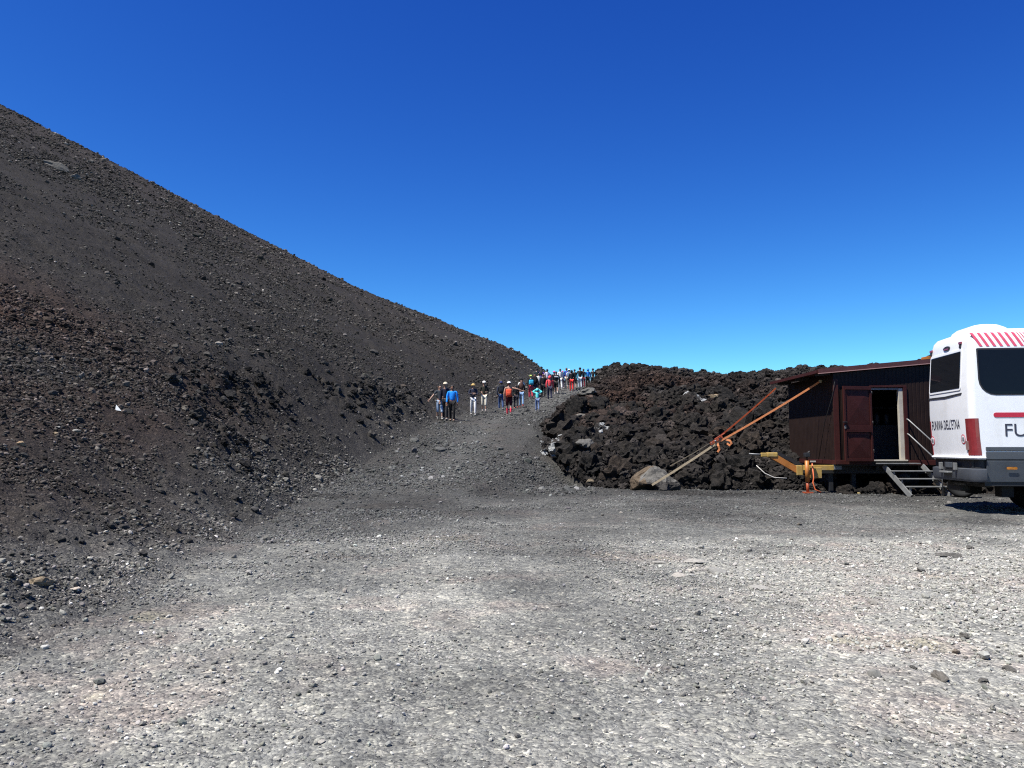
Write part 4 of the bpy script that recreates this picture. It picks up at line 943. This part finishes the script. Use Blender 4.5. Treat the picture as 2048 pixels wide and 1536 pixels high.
def person(label, px, py, h, tall=1.74, face=1, yaw=0.0, top=(.02, .02, .025), sleeve='long', bottom=(.02, .02, .022), legs='long', hat=None, hair='dark', shoes=(.10, .09, .08), stride=.16, arms=('down', 'down'),
           skin=None, socks=None, girl=False, brim=0.0, collar=None, glasses=False, build=1.0, hood=False, Y=None):
    """px, py: where the feet stand in the photograph; h: height in its pixels; face=1 looks towards the camera, -1 away"""
    Yd = (tall*FPX/h) if Y is None else Y
    X = ray(px, 895)[0]*Yd; gz = H(X, Yd); s = tall/1.75; skn = skin or SKIN
    r = tag(empty('person', (X, Yd, gz), (0 if face > 0 else math.pi)+yaw), label, 'person', 'walkers on the path')
    sg = 1
    sh, wd = .175*build, (.15 if not girl else .135)*build
    J = {'pelvis': (0, 0, .95), 'waist': (0, 0, 1.10), 'chest': (0, 0, 1.29), 'top': (0, .0, 1.41), 'neck': (0, 0, 1.50), 'jaw': (0, -.025, 1.565), 'skull': (0, 0, 1.645), 'crown': (0, .005, 1.705), 'nose': (0, -.105, 1.62)}
    for k, sx in (('r', -1), ('l', 1)):
        ph = stride*sx
        J['hip'+k] = (sx*.085, 0, .90); J['knee'+k] = (sx*.095, -ph*.55-.03, .50); J['ank'+k] = (sx*.095, -ph*1.05+.02, .085+max(0, -ph)*.25)
        J['sho'+k] = (sx*sh, 0, 1.415); a = arms[0 if k == 'r' else 1]; sw = ph*.7
        if a == 'down': e, wv = (sx*(sh+.055), sw*.5+.01, 1.135), (sx*(sh+.055), sw*1.0-.05, .90); hd = (0, -.15, -1)
        elif a == 'out': e, wv = (sx*(sh+.17), -.02, 1.20), (sx*(sh+.33), -.10, 1.02); hd = (sx*.6, -.2, -.7)
        elif a == 'side': e, wv = (sx*(sh+.25), 0, 1.36), (sx*(sh+.48), -.03, 1.28); hd = (sx, -.05, -.2)
        elif a == 'chest': e, wv = (sx*(sh+.06), -.04, 1.15), (sx*.05, -.24, 1.19); hd = (-sx, -.25, .1)
        elif a == 'bent': e, wv = (sx*(sh+.05), .02, 1.15), (sx*(sh-.01), -.22, 1.12); hd = (-sx*.5, -.8, .1)
        elif a == 'head': e, wv = (sx*(sh+.19), -.04, 1.50), (sx*.10, -.06, 1.66); hd = (-sx*.5, 0, .7)
        elif a == 'strap': e, wv = (sx*(sh+.07), -.03, 1.16), (sx*.13, -.17, 1.34); hd = (-sx*.4, .1, .6)
        J['elb'+k] = e; J['wri'+k] = wv; d = Vector(hd).normalized(); w_ = Vector(wv)
        J['palm'+k] = w_+d*.065; side = d.cross(Vector((0, 1, 0)) if abs(d.y) < .7 else Vector((1, 0, 0))).normalized()
        for f in range(4):
            b = w_+d*.085+side*(.013*(f-1.5)*1.6); L = (.075, .085, .08, .06)[f]; cur = Vector((0, -.35, 0)) if abs(d.y) < .8 else Vector((0, 0, -.4))
            J['f%da' % f+k] = b; J['f%db' % f+k] = b+d*L*.55+cur*.02; J['f%dc' % f+k] = b+d*L*.95+cur*.07
        J['ta'+k] = w_+d*.035+side*-.04; J['tb'+k] = w_+d*.075+side*-.058+Vector((0, -.015, 0))
        J['toe'+k] = (J['ank'+k][0]+sx*.015, J['ank'+k][1]-.15, J['ank'+k][2]-.05)
    R = dict(pelvis=.125, waist=.115 if not girl else .10, chest=.135, top=.09, neck=.052, jaw=.072, skull=.095, crown=.075, nose=.016)
    for k in 'rl': R.update({'hip'+k: .085, 'knee'+k: .055, 'ank'+k: .036, 'toe'+k: .03, 'sho'+k: .052, 'elb'+k: .040, 'wri'+k: .027, 'palm'+k: .032, 'ta'+k: .012, 'tb'+k: .010}); R.update({'f%d%s%s' % (f, q, k): .0095 for f in range(4) for q in 'abc'})
    def skinned(name, keys, edges, mat, grow=0.0, over=None, sub=1, flat=True):
        idx = {k: i for i, k in enumerate(keys)}
        return skin_obj(name, [Vector(J[k])*s for k in keys], [((over or {}).get(k, R[k]+grow))*s for k in keys], [(idx[a], idx[b]) for a, b in edges], mat, r, sub, s if flat else None)
    keys = ['pelvis', 'waist', 'chest', 'top', 'neck', 'jaw', 'skull', 'crown', 'nose']; ed = [('pelvis', 'waist'), ('waist', 'chest'), ('chest', 'top'), ('top', 'neck'), ('neck', 'jaw'), ('jaw', 'skull'), ('skull', 'crown'), ('skull', 'nose')]
    for k in 'rl':
        keys += [q+k for q in ('hip', 'knee', 'ank', 'toe', 'sho', 'elb', 'wri', 'palm', 'ta', 'tb')]+['f%d%s%s' % (f, q, k) for f in range(4) for q in 'abc']
        ed += [('pelvis', 'hip'+k), ('hip'+k, 'knee'+k), ('knee'+k, 'ank'+k), ('ank'+k, 'toe'+k), ('top', 'sho'+k), ('sho'+k, 'elb'+k), ('elb'+k, 'wri'+k), ('wri'+k, 'palm'+k), ('palm'+k, 'ta'+k), ('ta'+k, 'tb'+k)]
        for f in range(4): ed += [('palm'+k, 'f%da' % f+k), ('f%da' % f+k, 'f%db' % f+k), ('f%db' % f+k, 'f%dc' % f+k)]
    skinned('body', keys, ed, skn)
    # clothes follow the same skeleton
    g = .022; ck = ['pelvis', 'waist', 'chest', 'top']; ce = [('pelvis', 'waist'), ('waist', 'chest'), ('chest', 'top')]; ov = {'pelvis': .138, 'waist': (.132 if not girl else .115)*build, 'chest': .155*build, 'top': .105}
    if hood or collar: J['coll'] = (0, .01, 1.47); R['coll'] = .075; ck.append('coll'); ce.append(('top', 'coll'))
    for k in 'rl':
        if sleeve != 'none': ck.append('sho'+k); ce.append(('top', 'sho'+k)); ov['sho'+k] = .07
        if sleeve == 'short': J['mid'+k] = Vector(J['sho'+k]).lerp(Vector(J['elb'+k]), .75); R['mid'+k] = .058; ck.append('mid'+k); ce.append(('sho'+k, 'mid'+k)); ov['mid'+k] = .062
        if sleeve == 'long': ck += ['elb'+k, 'wri'+k]; ce += [('sho'+k, 'elb'+k), ('elb'+k, 'wri'+k)]; ov['elb'+k] = .058; ov['wri'+k] = .044
    skinned('jacket' if sleeve == 'long' else 'shirt', ck, ce, cloth(top), g, ov)
    bk = ['pelvis']; be = []; bo = {'pelvis': .134}
    for k in 'rl':
        bk += ['hip'+k, 'knee'+k]; be += [('pelvis', 'hip'+k), ('hip'+k, 'knee'+k)]; bo['hip'+k] = .098; bo['knee'+k] = .072 if legs != 'shorts' else .088
        if legs == 'long': J['cuff'+k] = Vector(J['ank'+k])+Vector((0, .0, .0)); R['cuff'+k] = .056; bk.append('cuff'+k); be.append(('knee'+k, 'cuff'+k)); bo['cuff'+k] = .058
        if legs == 'capri': J['cuff'+k] = Vector(J['knee'+k]).lerp(Vector(J['ank'+k]), .35); R['cuff'+k] = .07; bk.append('cuff'+k); be.append(('knee'+k, 'cuff'+k)); bo['cuff'+k] = .072
    skinned('trousers' if legs == 'long' else 'shorts', bk, be, cloth(bottom), .02, bo)
    for k in 'rl':
        a = Vector(J['ank'+k])*s; t_ = Vector(J['toe'+k])*s; bm = bmesh.new(); bmesh.ops.create_uvsphere(bm, u_segments=10, v_segments=6, radius=1)
        for v in bm.verts: v.co = Vector((a.x+v.co.x*.052*s, a.y-.06*s+v.co.y*.145*s, a.z-.04*s+max(v.co.z, -.55)*(.055*s)*(1 if v.co.y > -.1 else .75)))
        bm_obj('shoe', bm, cloth(shoes), r, True)
        if socks: J['sk'+k] = Vector(J['knee'+k]).lerp(Vector(J['ank'+k]), .2 if socks[1] == 'knee' else .75); R['sk'+k] = .06; skinned('sock', ['sk'+k, 'ank'+k], [('sk'+k, 'ank'+k)], cloth(socks[0]), .012, {'sk'+k: .062 if socks[1] == 'knee' else .045, 'ank'+k: .045}, 1, False)
    head = Vector((0, .005, 1.645))*s
    def dome(name, mat, rx, ry, rz_, zcut, dz=0, dy=0, seg=14):
        bm = bmesh.new(); bmesh.ops.create_uvsphere(bm, u_segments=seg, v_segments=9, radius=1)
        bmesh.ops.delete(bm, geom=[v for v in bm.verts if v.co.z < zcut and not (name == 'hair' and v.co.y > .25 and v.co.z > -.75)], context='VERTS')
        for v in bm.verts: v.co = Vector((v.co.x*rx*s, v.co.y*ry*s+dy*s, v.co.z*rz_*s+dz*s))+head
        return bm_obj(name, bm, mat, r, True)
    hm_ = {'dark': M_HAIRD, 'brown': M_HAIRB, 'long': M_HAIRB, 'longdark': M_HAIRD}.get(hair)
    if hood: dome('hood', cloth(top), .118, .125, .135, -.85, -.005, .012)
    elif hm_ is not None:
        dome('hair', hm_, .104, .112, .112, .28 if hat is None else .1)
        if hair.startswith('long'):
            bm = bmesh.new(); bmesh.ops.create_uvsphere(bm, u_segments=12, v_segments=10, radius=1)
            for v in bm.verts: v.co = Vector((v.co.x*.145*s*(1.0 if v.co.z < .3 else .8), v.co.y*.06*s+.10*s, v.co.z*.27*s+1.42*s))
            bm_obj('long_hair', bm, hm_, r, True)
    if hat is not None:
        hn = 'hat' if brim else 'cap'; hc = dome(hn, cloth(hat), .113, .121, .118, .12, .012)
        if brim:
            bm = bmesh.new(); bm_lathe(bm, [(.10*s, 0), (brim*s, -.02*s), (brim*s, -.012*s), (.10*s, .012*s)], 18); [setattr(v, 'co', v.co+head+Vector((0, 0, .03*s))) for v in bm.verts]; bm_obj('brim', bm, cloth(hat), hc, True)
        else:
            bm = bmesh.new(); vb = [bm.verts.new(head+Vector((x*s, y*s, z*s))) for x, y, z in ((-.08, -.085, .035), (.08, -.085, .035), (.06, -.175, .02), (-.06, -.175, .02), (-.08, -.085, .025), (.08, -.085, .025), (.06, -.175, .01), (-.06, -.175, .01))]
            for f in ((0, 1, 2, 3), (4, 7, 6, 5), (0, 3, 7, 4), (1, 5, 6, 2), (2, 6, 7, 3), (0, 4, 5, 1)): bm.faces.new([vb[i] for i in f])
            bm_obj('visor', bm, cloth(hat), hc)
    if face > 0:
        for sx in (-1, 1):
            bm = bmesh.new(); bmesh.ops.create_uvsphere(bm, u_segments=8, v_segments=6, radius=.014*s); [setattr(v, 'co', v.co+Vector((sx*.034, -.083, 1.648))*s) for v in bm.verts]; bm_obj('eye', bm, M_EYE, r, True)
            bm = bmesh.new(); bmesh.ops.create_uvsphere(bm, u_segments=8, v_segments=6, radius=1); [setattr(v, 'co', Vector((v.co.x*.012+sx*.094, v.co.y*.02+.005, v.co.z*.034+1.63))*s) for v in bm.verts]; bm_obj('ear', bm, skn, r, True)
        bm = bmesh.new(); bmesh.ops.create_uvsphere(bm, u_segments=8, v_segments=5, radius=1); [setattr(v, 'co', Vector((v.co.x*.028, v.co.y*.014-.094, v.co.z*.008+1.566))*s) for v in bm.verts]; bm_obj('mouth', bm, M_LIP, r, True)
        if glasses:
            bm = bmesh.new()
            for sx in (-1, 1): bm_box(bm, ((sx*.038-.03)*s, -.118*s, 1.628*s), ((sx*.038+.03)*s, -.095*s, 1.668*s), .004*s)
            bm_box(bm, (-.015*s, -.112*s, 1.652*s), (.015*s, -.1*s, 1.66*s)); bm_obj('sunglasses', bm, M_EYE, r)
    else:
        for sx in (-1, 1):
            if hood: break
            bm = bmesh.new(); bmesh.ops.create_uvsphere(bm, u_segments=8, v_segments=6, radius=1); [setattr(v, 'co', Vector((v.co.x*.012+sx*.096, v.co.y*.02+.005, v.co.z*.034+1.63))*s) for v in bm.verts]; bm_obj('ear', bm, skn, r, True)
    return r
def backpack(p, label, col, w_=.30, h_=.46, d_=.20, front=False, straps=(.015, .015, .016)):
    s = 1.0; o = tag(empty('backpack', p.location, p.rotation_euler.z), label, 'backpack', 'backpacks on the walkers'); y = .12
    bm = bmesh.new(); vv = bm_box(bm, (-w_/2, y, .98), (w_/2, y+d_, .98+h_), .07); bm_obj('pack', bm, cloth(col), o, True)
    bm = bmesh.new(); bm_box(bm, (-w_*.36, y+d_-.02, 1.02), (w_*.36, y+d_+.05, 1.02+h_*.45), .04); bm_obj('pocket', bm, cloth(tuple(c*.7 for c in col)), o, True)
    for sx in (-1, 1): tube('strap', [(sx*.10, y+.02, 1.42), (sx*.11, .03, 1.50), (sx*.115, -.11, 1.40), (sx*.13, -.10, 1.15), (sx*.15, y+.02, 1.03)], .018, cloth(straps), o, 6)
    return o
P = person
NAVY = (.014, .016, .032); BLK = (.010, .010, .012)
P('man in dark grey t-shirt and pale denim shorts stretching one arm aside', 879, 839, 71, 1.74, 1, .25, (.045, .052, .06), 'short', (.36, .46, .60), 'capri', None, 'dark', (.30, .29, .26), .14, ('out', 'bent'), socks=((.5, .48, .42), 'ankle'))
P('man in beige cap and sunglasses walking behind the grey t-shirt', 890, 838, 76, 1.86, 1, -.1, NAVY, 'long', (.016, .017, .022), 'long', (.55, .48, .36), None, (.30, .28, .25), .12, ('down', 'down'), glasses=True, collar=True)
P('man in bright blue jacket and black trousers walking down the path', 904, 844, 73, 1.76, 1, -.05, (.02, .27, .86), 'long', (.016, .014, .014), 'long', None, 'dark', (.32, .22, .16), .13, ('down', 'down'), skin=SKIN2, collar=True, build=1.1)
P('person in tan hat, navy jacket and white trousers with folded hands', 946, 831, 64, 1.70, 1, .15, (.030, .033, .055), 'long', (.72, .70, .68), 'long', (.50, .34, .13), None, (.35, .34, .32), .17, ('chest', 'chest'), brim=.15, girl=True)
P('man in white cap, dark jersey and pale shorts walking down', 968, 828, 63, 1.75, 1, -.05, (.030, .028, .020), 'long', (.66, .60, .48), 'capri', (.72, .70, .66), 'dark', (.18, .17, .16), .13, ('bent', 'bent'), socks=((.62, .6, .55), 'ankle'))
a = P('walker in blue cap, dark clothes and jeans at the edge of the group', 1002, 823, 57, 1.66, -1, .1, (.03, .035, .06), 'long', (.06, .10, .22), 'long', (.03, .04, .14), 'dark', (.3, .3, .3), .15, ('down', 'down')); backpack(a, 'black backpack on the walker in the blue cap', (.022, .024, .028))
a = P('walker in white cap, dark red shorts and red knee socks reaching aside', 1018, 827, 68, 1.80, -1, -.05, (.55, .12, .06), 'none', (.075, .012, .018), 'shorts', (.70, .68, .66), 'dark', (.25, .2, .18), .16, ('side', 'down'), socks=((.66, .06, .09), 'knee'), build=1.1)
backpack(a, 'bright orange red backpack on the walker in red knee socks', (.78, .10, .05), .32, .42, .16)
P('small walker in black half hidden beside the red knee socks', 1032, 819, 47, 1.42, -1, .1, BLK, 'long', (.02, .02, .03), 'long', None, 'dark', (.5, .12, .1), .14, ('down', 'down'))
P('woman with long brown hair, black top and pale blue jeans', 1043, 823, 54, 1.66, -1, 0, (.018, .014, .014), 'long', (.22, .33, .50), 'long', None, 'long', (.55, .10, .09), .22, ('bent', 'bent'), girl=True)
P('walker in black hat and white top beyond the long haired woman', 1043, 806, 52, 1.68, -1, .2, (.68, .66, .62), 'short', BLK, 'long', (.012, .012, .013), 'dark', (.1, .1, .1), .12, ('down', 'down'), brim=.16)
a = P('walker in yellow green cap and red trousers at the left of the crowd', 1062, 798, 47, 1.70, -1, .1, BLK, 'long', (.62, .06, .09), 'long', (.45, .62, .12), None, (.03, .03, .04), .13, ('down', 'down')); backpack(a, 'turquoise backpack on the walker with red trousers', (.05, .42, .62), .34, .36)
a = P('walker all in black with bare head behind the child', 1070, 801, 45, 1.68, -1, -.1, BLK, 'long', (.05, .05, .09), 'long', None, 'brown', (.2, .2, .25), .14, ('down', 'down'), build=1.15); backpack(a, 'large black backpack on the walker behind the child', (.016, .016, .018), .38, .52, .24)
P('child in turquoise hoodie with both hands raised to the head', 1075, 823, 46, 1.30, -1, 0, (.16, .80, .78), 'long', (.16, .22, .38), 'long', None, 'dark', (.25, .25, .27), .13, ('head', 'head'), hood=True)
P('walker in black jacket and black trousers left of the red hoodie', 1087, 796, 48, 1.76, -1, .05, (.014, .013, .016), 'long', BLK, 'long', None, 'brown', (.05, .05, .05), .15, ('down', 'down'), build=1.1)
P('walker in red hooded jacket and navy trousers', 1100, 799, 49, 1.74, -1, .1, (.80, .085, .10), 'long', (.035, .035, .065), 'long', None, None, (.2, .2, .2), .15, ('down', 'down'), hood=True, build=1.15)
a = P('man in black jacket and dark shorts with a white chest band behind', 1113, 794, 46, 1.78, -1, -.05, (.012, .012, .016), 'long', (.014, .014, .018), 'shorts', None, 'dark', (.45, .42, .4), .16, ('down', 'down'), socks=((.66, .6, .56), 'ankle'), build=1.15)
bandm = box('back_print', (-.15, .13, 1.33), (.15, .142, 1.40), cloth((.72, .72, .72)), a, .003)
P('walker in bright pink hat at the top of the slope', 1109, 786, 46, 1.74, -1, 0, (.02, .022, .04), 'long', BLK, 'long', (.72, .12, .28), 'dark', (.1, .1, .1), .12, ('down', 'down'), brim=.13, Y=63)
P('walker in dark green jacket and black cap near the crest', 1074, 783, 42, 1.72, -1, .1, (.03, .05, .05), 'long', BLK, 'long', (.02, .02, .03), 'dark', (.1, .1, .1), .12, ('down', 'down'), Y=65)
P('walker in purple jacket and black cap near the crest', 1083, 783, 41, 1.70, -1, -.1, (.20, .06, .50), 'long', (.3, .28, .26), 'long', (.02, .02, .03), 'longdark', (.1, .1, .1), .12, ('down', 'down'), Y=66)
P('walker in white shirt below the purple jacket', 1078, 788, 40, 1.62, -1, .1, (.72, .70, .64), 'short', (.05, .05, .06), 'long', None, 'dark', (.1, .1, .1), .12, ('down', 'down'), Y=62)
P('walker in pale lilac top and navy cap near the crest', 1095, 783, 40, 1.70, -1, .1, (.66, .60, .72), 'short', (.03, .03, .05), 'long', (.03, .03, .07), 'dark', (.1, .1, .1), .12, ('down', 'down'), Y=66)
P('walker all in white with dark hair leaning up the slope', 1121, 780, 40, 1.76, -1, .15, (.74, .72, .70), 'long', (.74, .72, .70), 'long', None, 'dark', (.5, .5, .5), .2, ('down', 'down'), Y=66)
P('short walker in pink hat and plum clothes beside the white figure', 1126, 778, 34, 1.52, -1, 0, (.06, .04, .09), 'long', (.05, .04, .07), 'long', (.70, .14, .28), None, (.5, .4, .4), .12, ('down', 'down'), Y=67)
P('walker in royal blue jacket and cream trousers', 1134, 778, 41, 1.78, -1, -.2, (.03, .07, .36), 'long', (.66, .62, .55), 'long', None, 'brown', (.2, .15, .12), .18, ('down', 'down'), Y=67)
a = P('walker in white shirt carrying a grey blue backpack', 1139, 780, 40, 1.72, -1, .05, (.70, .70, .72), 'short', (.04, .05, .06), 'capri', (.70, .70, .70), 'dark', (.2, .2, .2), .14, ('down', 'down'), Y=66); backpack(a, 'grey blue backpack on the walker in a white shirt', (.16, .24, .36), .34, .46)
P('walker in black hooded top and bright red trousers', 1144, 781, 42, 1.70, -1, 0, (.014, .013, .014), 'long', (.72, .045, .04), 'long', None, 'longdark', (.3, .05, .05), .1, ('down', 'down'), hood=True, Y=64)
P('walker in black top with bare legs beside the red trousers', 1150, 779, 41, 1.74, -1, .1, (.02, .022, .02), 'long', BLK, 'shorts', None, 'dark', (.6, .5, .4), .15, ('down', 'down'), Y=66)
P('tall man in dark brown jacket and pale jeans below the crest', 1161, 778, 43, 1.84, -1, .05, (.022, .018, .016), 'long', (.50, .54, .60), 'long', (.02, .015, .03), 'dark', (.1, .1, .1), .12, ('down', 'down'), build=1.2, Y=67)
P('walker in navy top and dark red trousers behind the tall man', 1168, 776, 40, 1.70, -1, 0, (.02, .022, .05), 'long', (.16, .02, .03), 'long', None, 'dark', (.1, .1, .1), .12, ('down', 'down'), Y=68)
P('walker in sky blue jacket partly hidden by the lava edge', 1177, 775, 39, 1.70, -1, .4, (.04, .28, .78), 'long', BLK, 'long', None, 'dark', (.1, .1, .1), .12, ('down', 'down'), Y=68.5, hood=True)
P('walker in dark cap whose head shows above the lava edge', 1187, 776, 38, 1.70, -1, .1, (.05, .045, .04), 'long', BLK, 'long', (.05, .05, .08), 'dark', (.1, .1, .1), .12, ('down', 'down'), Y=69)
finish_skins()

# ------------------------------------------------------------------ single stones that stand out
ST = [rock_mesh('single_stone', 700+k, 3, (1, random.uniform(.6, .95), random.uniform(.5, .8)), .48, 6, M_DUSTY, .22) for k in range(8)]
SP = [rock_mesh('single_pale_stone', 720+k, 3, (1, random.uniform(.6, .9), random.uniform(.30, .5)), .36, 5, M_PALE, .1) for k in range(6)]
random.seed(23)
STN = [rock_mesh('single_tan_stone', 740+k, 3, (1, .8, .6), .36, 4, M_TAN, .14) for k in range(2)]
def on_ground(px, py):
    """where a sight line meets the terrain"""
    dx, dz = ray(px, py); lo = 1.5; Yv = np.exp(np.linspace(math.log(2.0), math.log(130), 1400)); z = terrain(dx*Yv, Yv)[0]
    k = np.argmax(z >= CAM_H+dz*Yv); return dx*Yv[k], Yv[k], z[k]
def stone(px, py, wpx, mesh, label, name='stone', group=None, sq=(1, 1, 1), lift=.18, cat='stone', tilt=.2):
    tilt = .06 if sq[2] < .5 else tilt; lift = .10*sq[2] if sq[2] < .5 else lift*sq[2]
    x, y, z = on_ground(px, py); s = wpx*.5*y/FPX
    return put_rock(mesh, name, x, y, z+s*lift, s, label, cat, group, None, tilt, sq)
for px, py, wpx, mesh, lab, sq in (
    (1433, 1146, 44, SP[0], 'pale flat stone slab propped up on the lot, casting a dark edge below', (1, .8, .75)),
    (1388, 1124, 56, SP[1], 'broad pale slab half sunk in dust, uphill of the propped slab', (1, .9, .35)),
    (1357, 1152, 44, SP[2], 'pale broken slab half sunk in dust, beside the propped slab', (1, .8, .45)),
    (1318, 1127, 32, SP[3], 'small pale slab lying flat, smallest of the four slabs on the lot', (1, .7, .35)),
    (1522, 1176, 70, SP[4], 'wide whitish slab flush with the pinkish dust', (1, .8, .22)),
    (1882, 1356, 40, ST[0], 'pitted grey stone on the pale dust, largest of the near stones', (1, .8, .8)),
    (1828, 1338, 18, ST[1], 'small dark stone just beside the largest pitted stone', (1, .9, .8)),
    (1966, 1364, 26, ST[2], 'flat grey stone on the pale dust below the bus', (1, .8, .7)),
    (1928, 1276, 26, ST[3], 'dark sided stone, upper of the two in the pale dust', (1, .9, 1)),
    (1913, 1306, 22, ST[4], 'dark sided stone, lower of the two in the pale dust', (1, .8, 1)),
    (2018, 1342, 26, ST[5], 'blackish stone near the edge of the lot below the bus', (1, .8, .8)),
    (1898, 1114, 44, ST[6], 'cluster like dark rough stone on the pale dust', (1, .6, .6)),
    (1940, 1098, 22, ST[7], 'small dark rough stone uphill of the dark cluster stone', (1, .7, .7)),
    (1598, 1050, 14, ST[0], 'pale topped small stone alone in front of the hut', (1, .8, .9)),
    (1590, 1036, 9, ST[1], 'tiny dark stone alone in front of the hut', (1, .8, .9)),
    (1893, 1041, 12, ST[2], 'small stone beside the shadow of the bus', (1, .8, .9)),
    (1242, 1026, 10, SP[5], 'small white stone on the grey lot below the anchor boulder', (1, .8, .8)),
    (1384, 1022, 9, ST[3], 'small brown stone on the grey lot before the lava front', (1, .8, .8)),
    (1205, 1032, 9, ST[4], 'small dark stone near the little white stone', (1, .8, .8)),
    (973, 1038, 13, ST[5], 'small dark stone at the start of the path', (1, .8, .7)),
    (679, 1058, 12, SP[0], 'small pale stone at the foot of the cinder slope', (1, .8, .7)),
    (955, 1319, 11, SP[1], 'white pebble in the middle of the gravel lot', (1, .8, .8)),
    (1041, 1513, 17, SP[2], 'pale pebble with a dark side at the front of the lot', (1, .9, .9)),
    (1454, 1260, 12, SP[3], 'white small stone, one of two side by side on the lot', (1, .8, .9)),
    (1515, 1259, 12, ST[6], 'black small stone, one of two side by side on the lot', (1, .8, .9)),
    (1722, 1303, 12, ST[7], 'small grey stone between dust patches on the lot', (1, .8, .8)),
    (1543, 1396, 15, SP[4], 'elongated pale pebble on darker gravel', (1, .5, .5)),
    (644, 1484, 22, SP[5], 'round pale stone in the front gravel', (1, .8, .6)),
    (2040, 981, 30, SP[0], 'white stone lying beyond the underside of the bus', (1, .8, .8)),
    (82, 1168, 44, STN[0], 'tan boulder on the slope edge, largest of the tan ones', (1, .8, .9)),
    (148, 1180, 42, SP[1], 'flat pale stone beside the tan boulder', (1, .8, .4)),
    (50, 1192, 26, ST[0], 'dark stone just below the tan boulder', (1, .8, .8)),
    (8, 1212, 24, SP[2], 'pale stone at the edge of the slope below the tan boulder', (1, .8, .6)),
    (262, 1028, 24, ST[1], 'pale topped stone with a black shadow on the lower slope', (1, .8, .9)),
    (234, 1112, 16, SP[3], 'light grey stone on the lower slope gravel', (1, .7, .6)),
    (115, 856, 15, SP[4], 'pale stone on the brown slope, upper of the pale trio', (1, .8, .8)),
    (150, 864, 20, SP[5], 'white stone on the brown slope, brightest of the pale trio', (1, .7, .8)),
    (42, 890, 22, STN[1], 'tan stone on the brown slope', (1, .8, .8)),
    (113, 868, 18, STN[0], 'yellowish stone just below the pale trio', (1, .7, .6)),
    (108, 336, 44, ST[2], 'long grey rock high on the cinder cone', (1.2, .6, .7)),
    (150, 358, 28, ST[3], 'rounded grey rock just below the long rock on the cone', (1, .8, .9)),
    (206, 320, 14, ST[4], 'dark rock near the skyline of the cone', (1, .6, .8)),
    (258, 415, 9, SP[0], 'small pale stone on the upper cone', (1, .8, .8)),
    (316, 388, 8, SP[1], 'white speck of a stone below the skyline of the cone', (1, .8, .8)),
    (360, 766, 14, ST[5], 'block at the start of the dark rocky lip', (1, .8, 1)),
    (795, 663, 8, SP[2], 'small white stone on the far flank of the cone', (1, .8, .8)),
    (4, 206, 14, LB[8], 'dark rock shape in place of a distant figure on the skyline at the edge of the cone', (.7, .7, 1.4))):  # last entry: rock mesh stands in for a tiny distant hiker
    stone(px, py, wpx, mesh, lab, sq=sq)
# white scrap on the brown slope
x, y, z = on_ground(236, 823); bm = bmesh.new(); q = [bm.verts.new(p) for p in ((-.10, 0, 0), (.12, 0, -.03), (-.08, .02, .19), (-.02, .05, .03))]
for f in ((0, 1, 2), (0, 2, 3), (1, 3, 2), (0, 3, 1)): bm.faces.new([q[i] for i in f])
bmesh.ops.recalc_face_normals(bm, faces=bm.faces); o = bm_obj('paper_scrap', bm, simple('white_scrap', (.8, .8, .78), .7, 0, .05)); o.location = (x, y, z+.02); o.scale = (.6, .6, .6); tag(o, 'bright white triangular scrap lying on the brown slope', 'scrap')
# loose rocks on the lower hill that one can pick out
n = 0
RX = [rock_mesh('slope_rock', 760+k, 2, (1, random.uniform(.6, .95), random.uniform(.5, .8)), .38, 4, M_STONE, .12) for k in range(8)]
for _ in range(4000):
    if n >= 140: break
    px = random.uniform(0, 830); py = random.uniform(690, 1230)
    if py > 1000+ (650-px)*.5 or py < 700: continue
    x, y, z = on_ground(px, py)
    if y > 60: continue
    w_ = random.choice((10, 11, 12, 13, 15, 18, 22))
    t = terrain(np.array([x]), np.array([y])); 
    if t[3][0] > .5 or t[5][0] < .4: continue
    put_rock(random.choice(RX), 'slope_rock', x, y, z+.1*w_*y/FPX, w_*.5*y/FPX, 'loose dark cinder rock lying on the lower hillside above the path', 'rock', 'loose rocks on the lower hillside', None, .4); n += 1
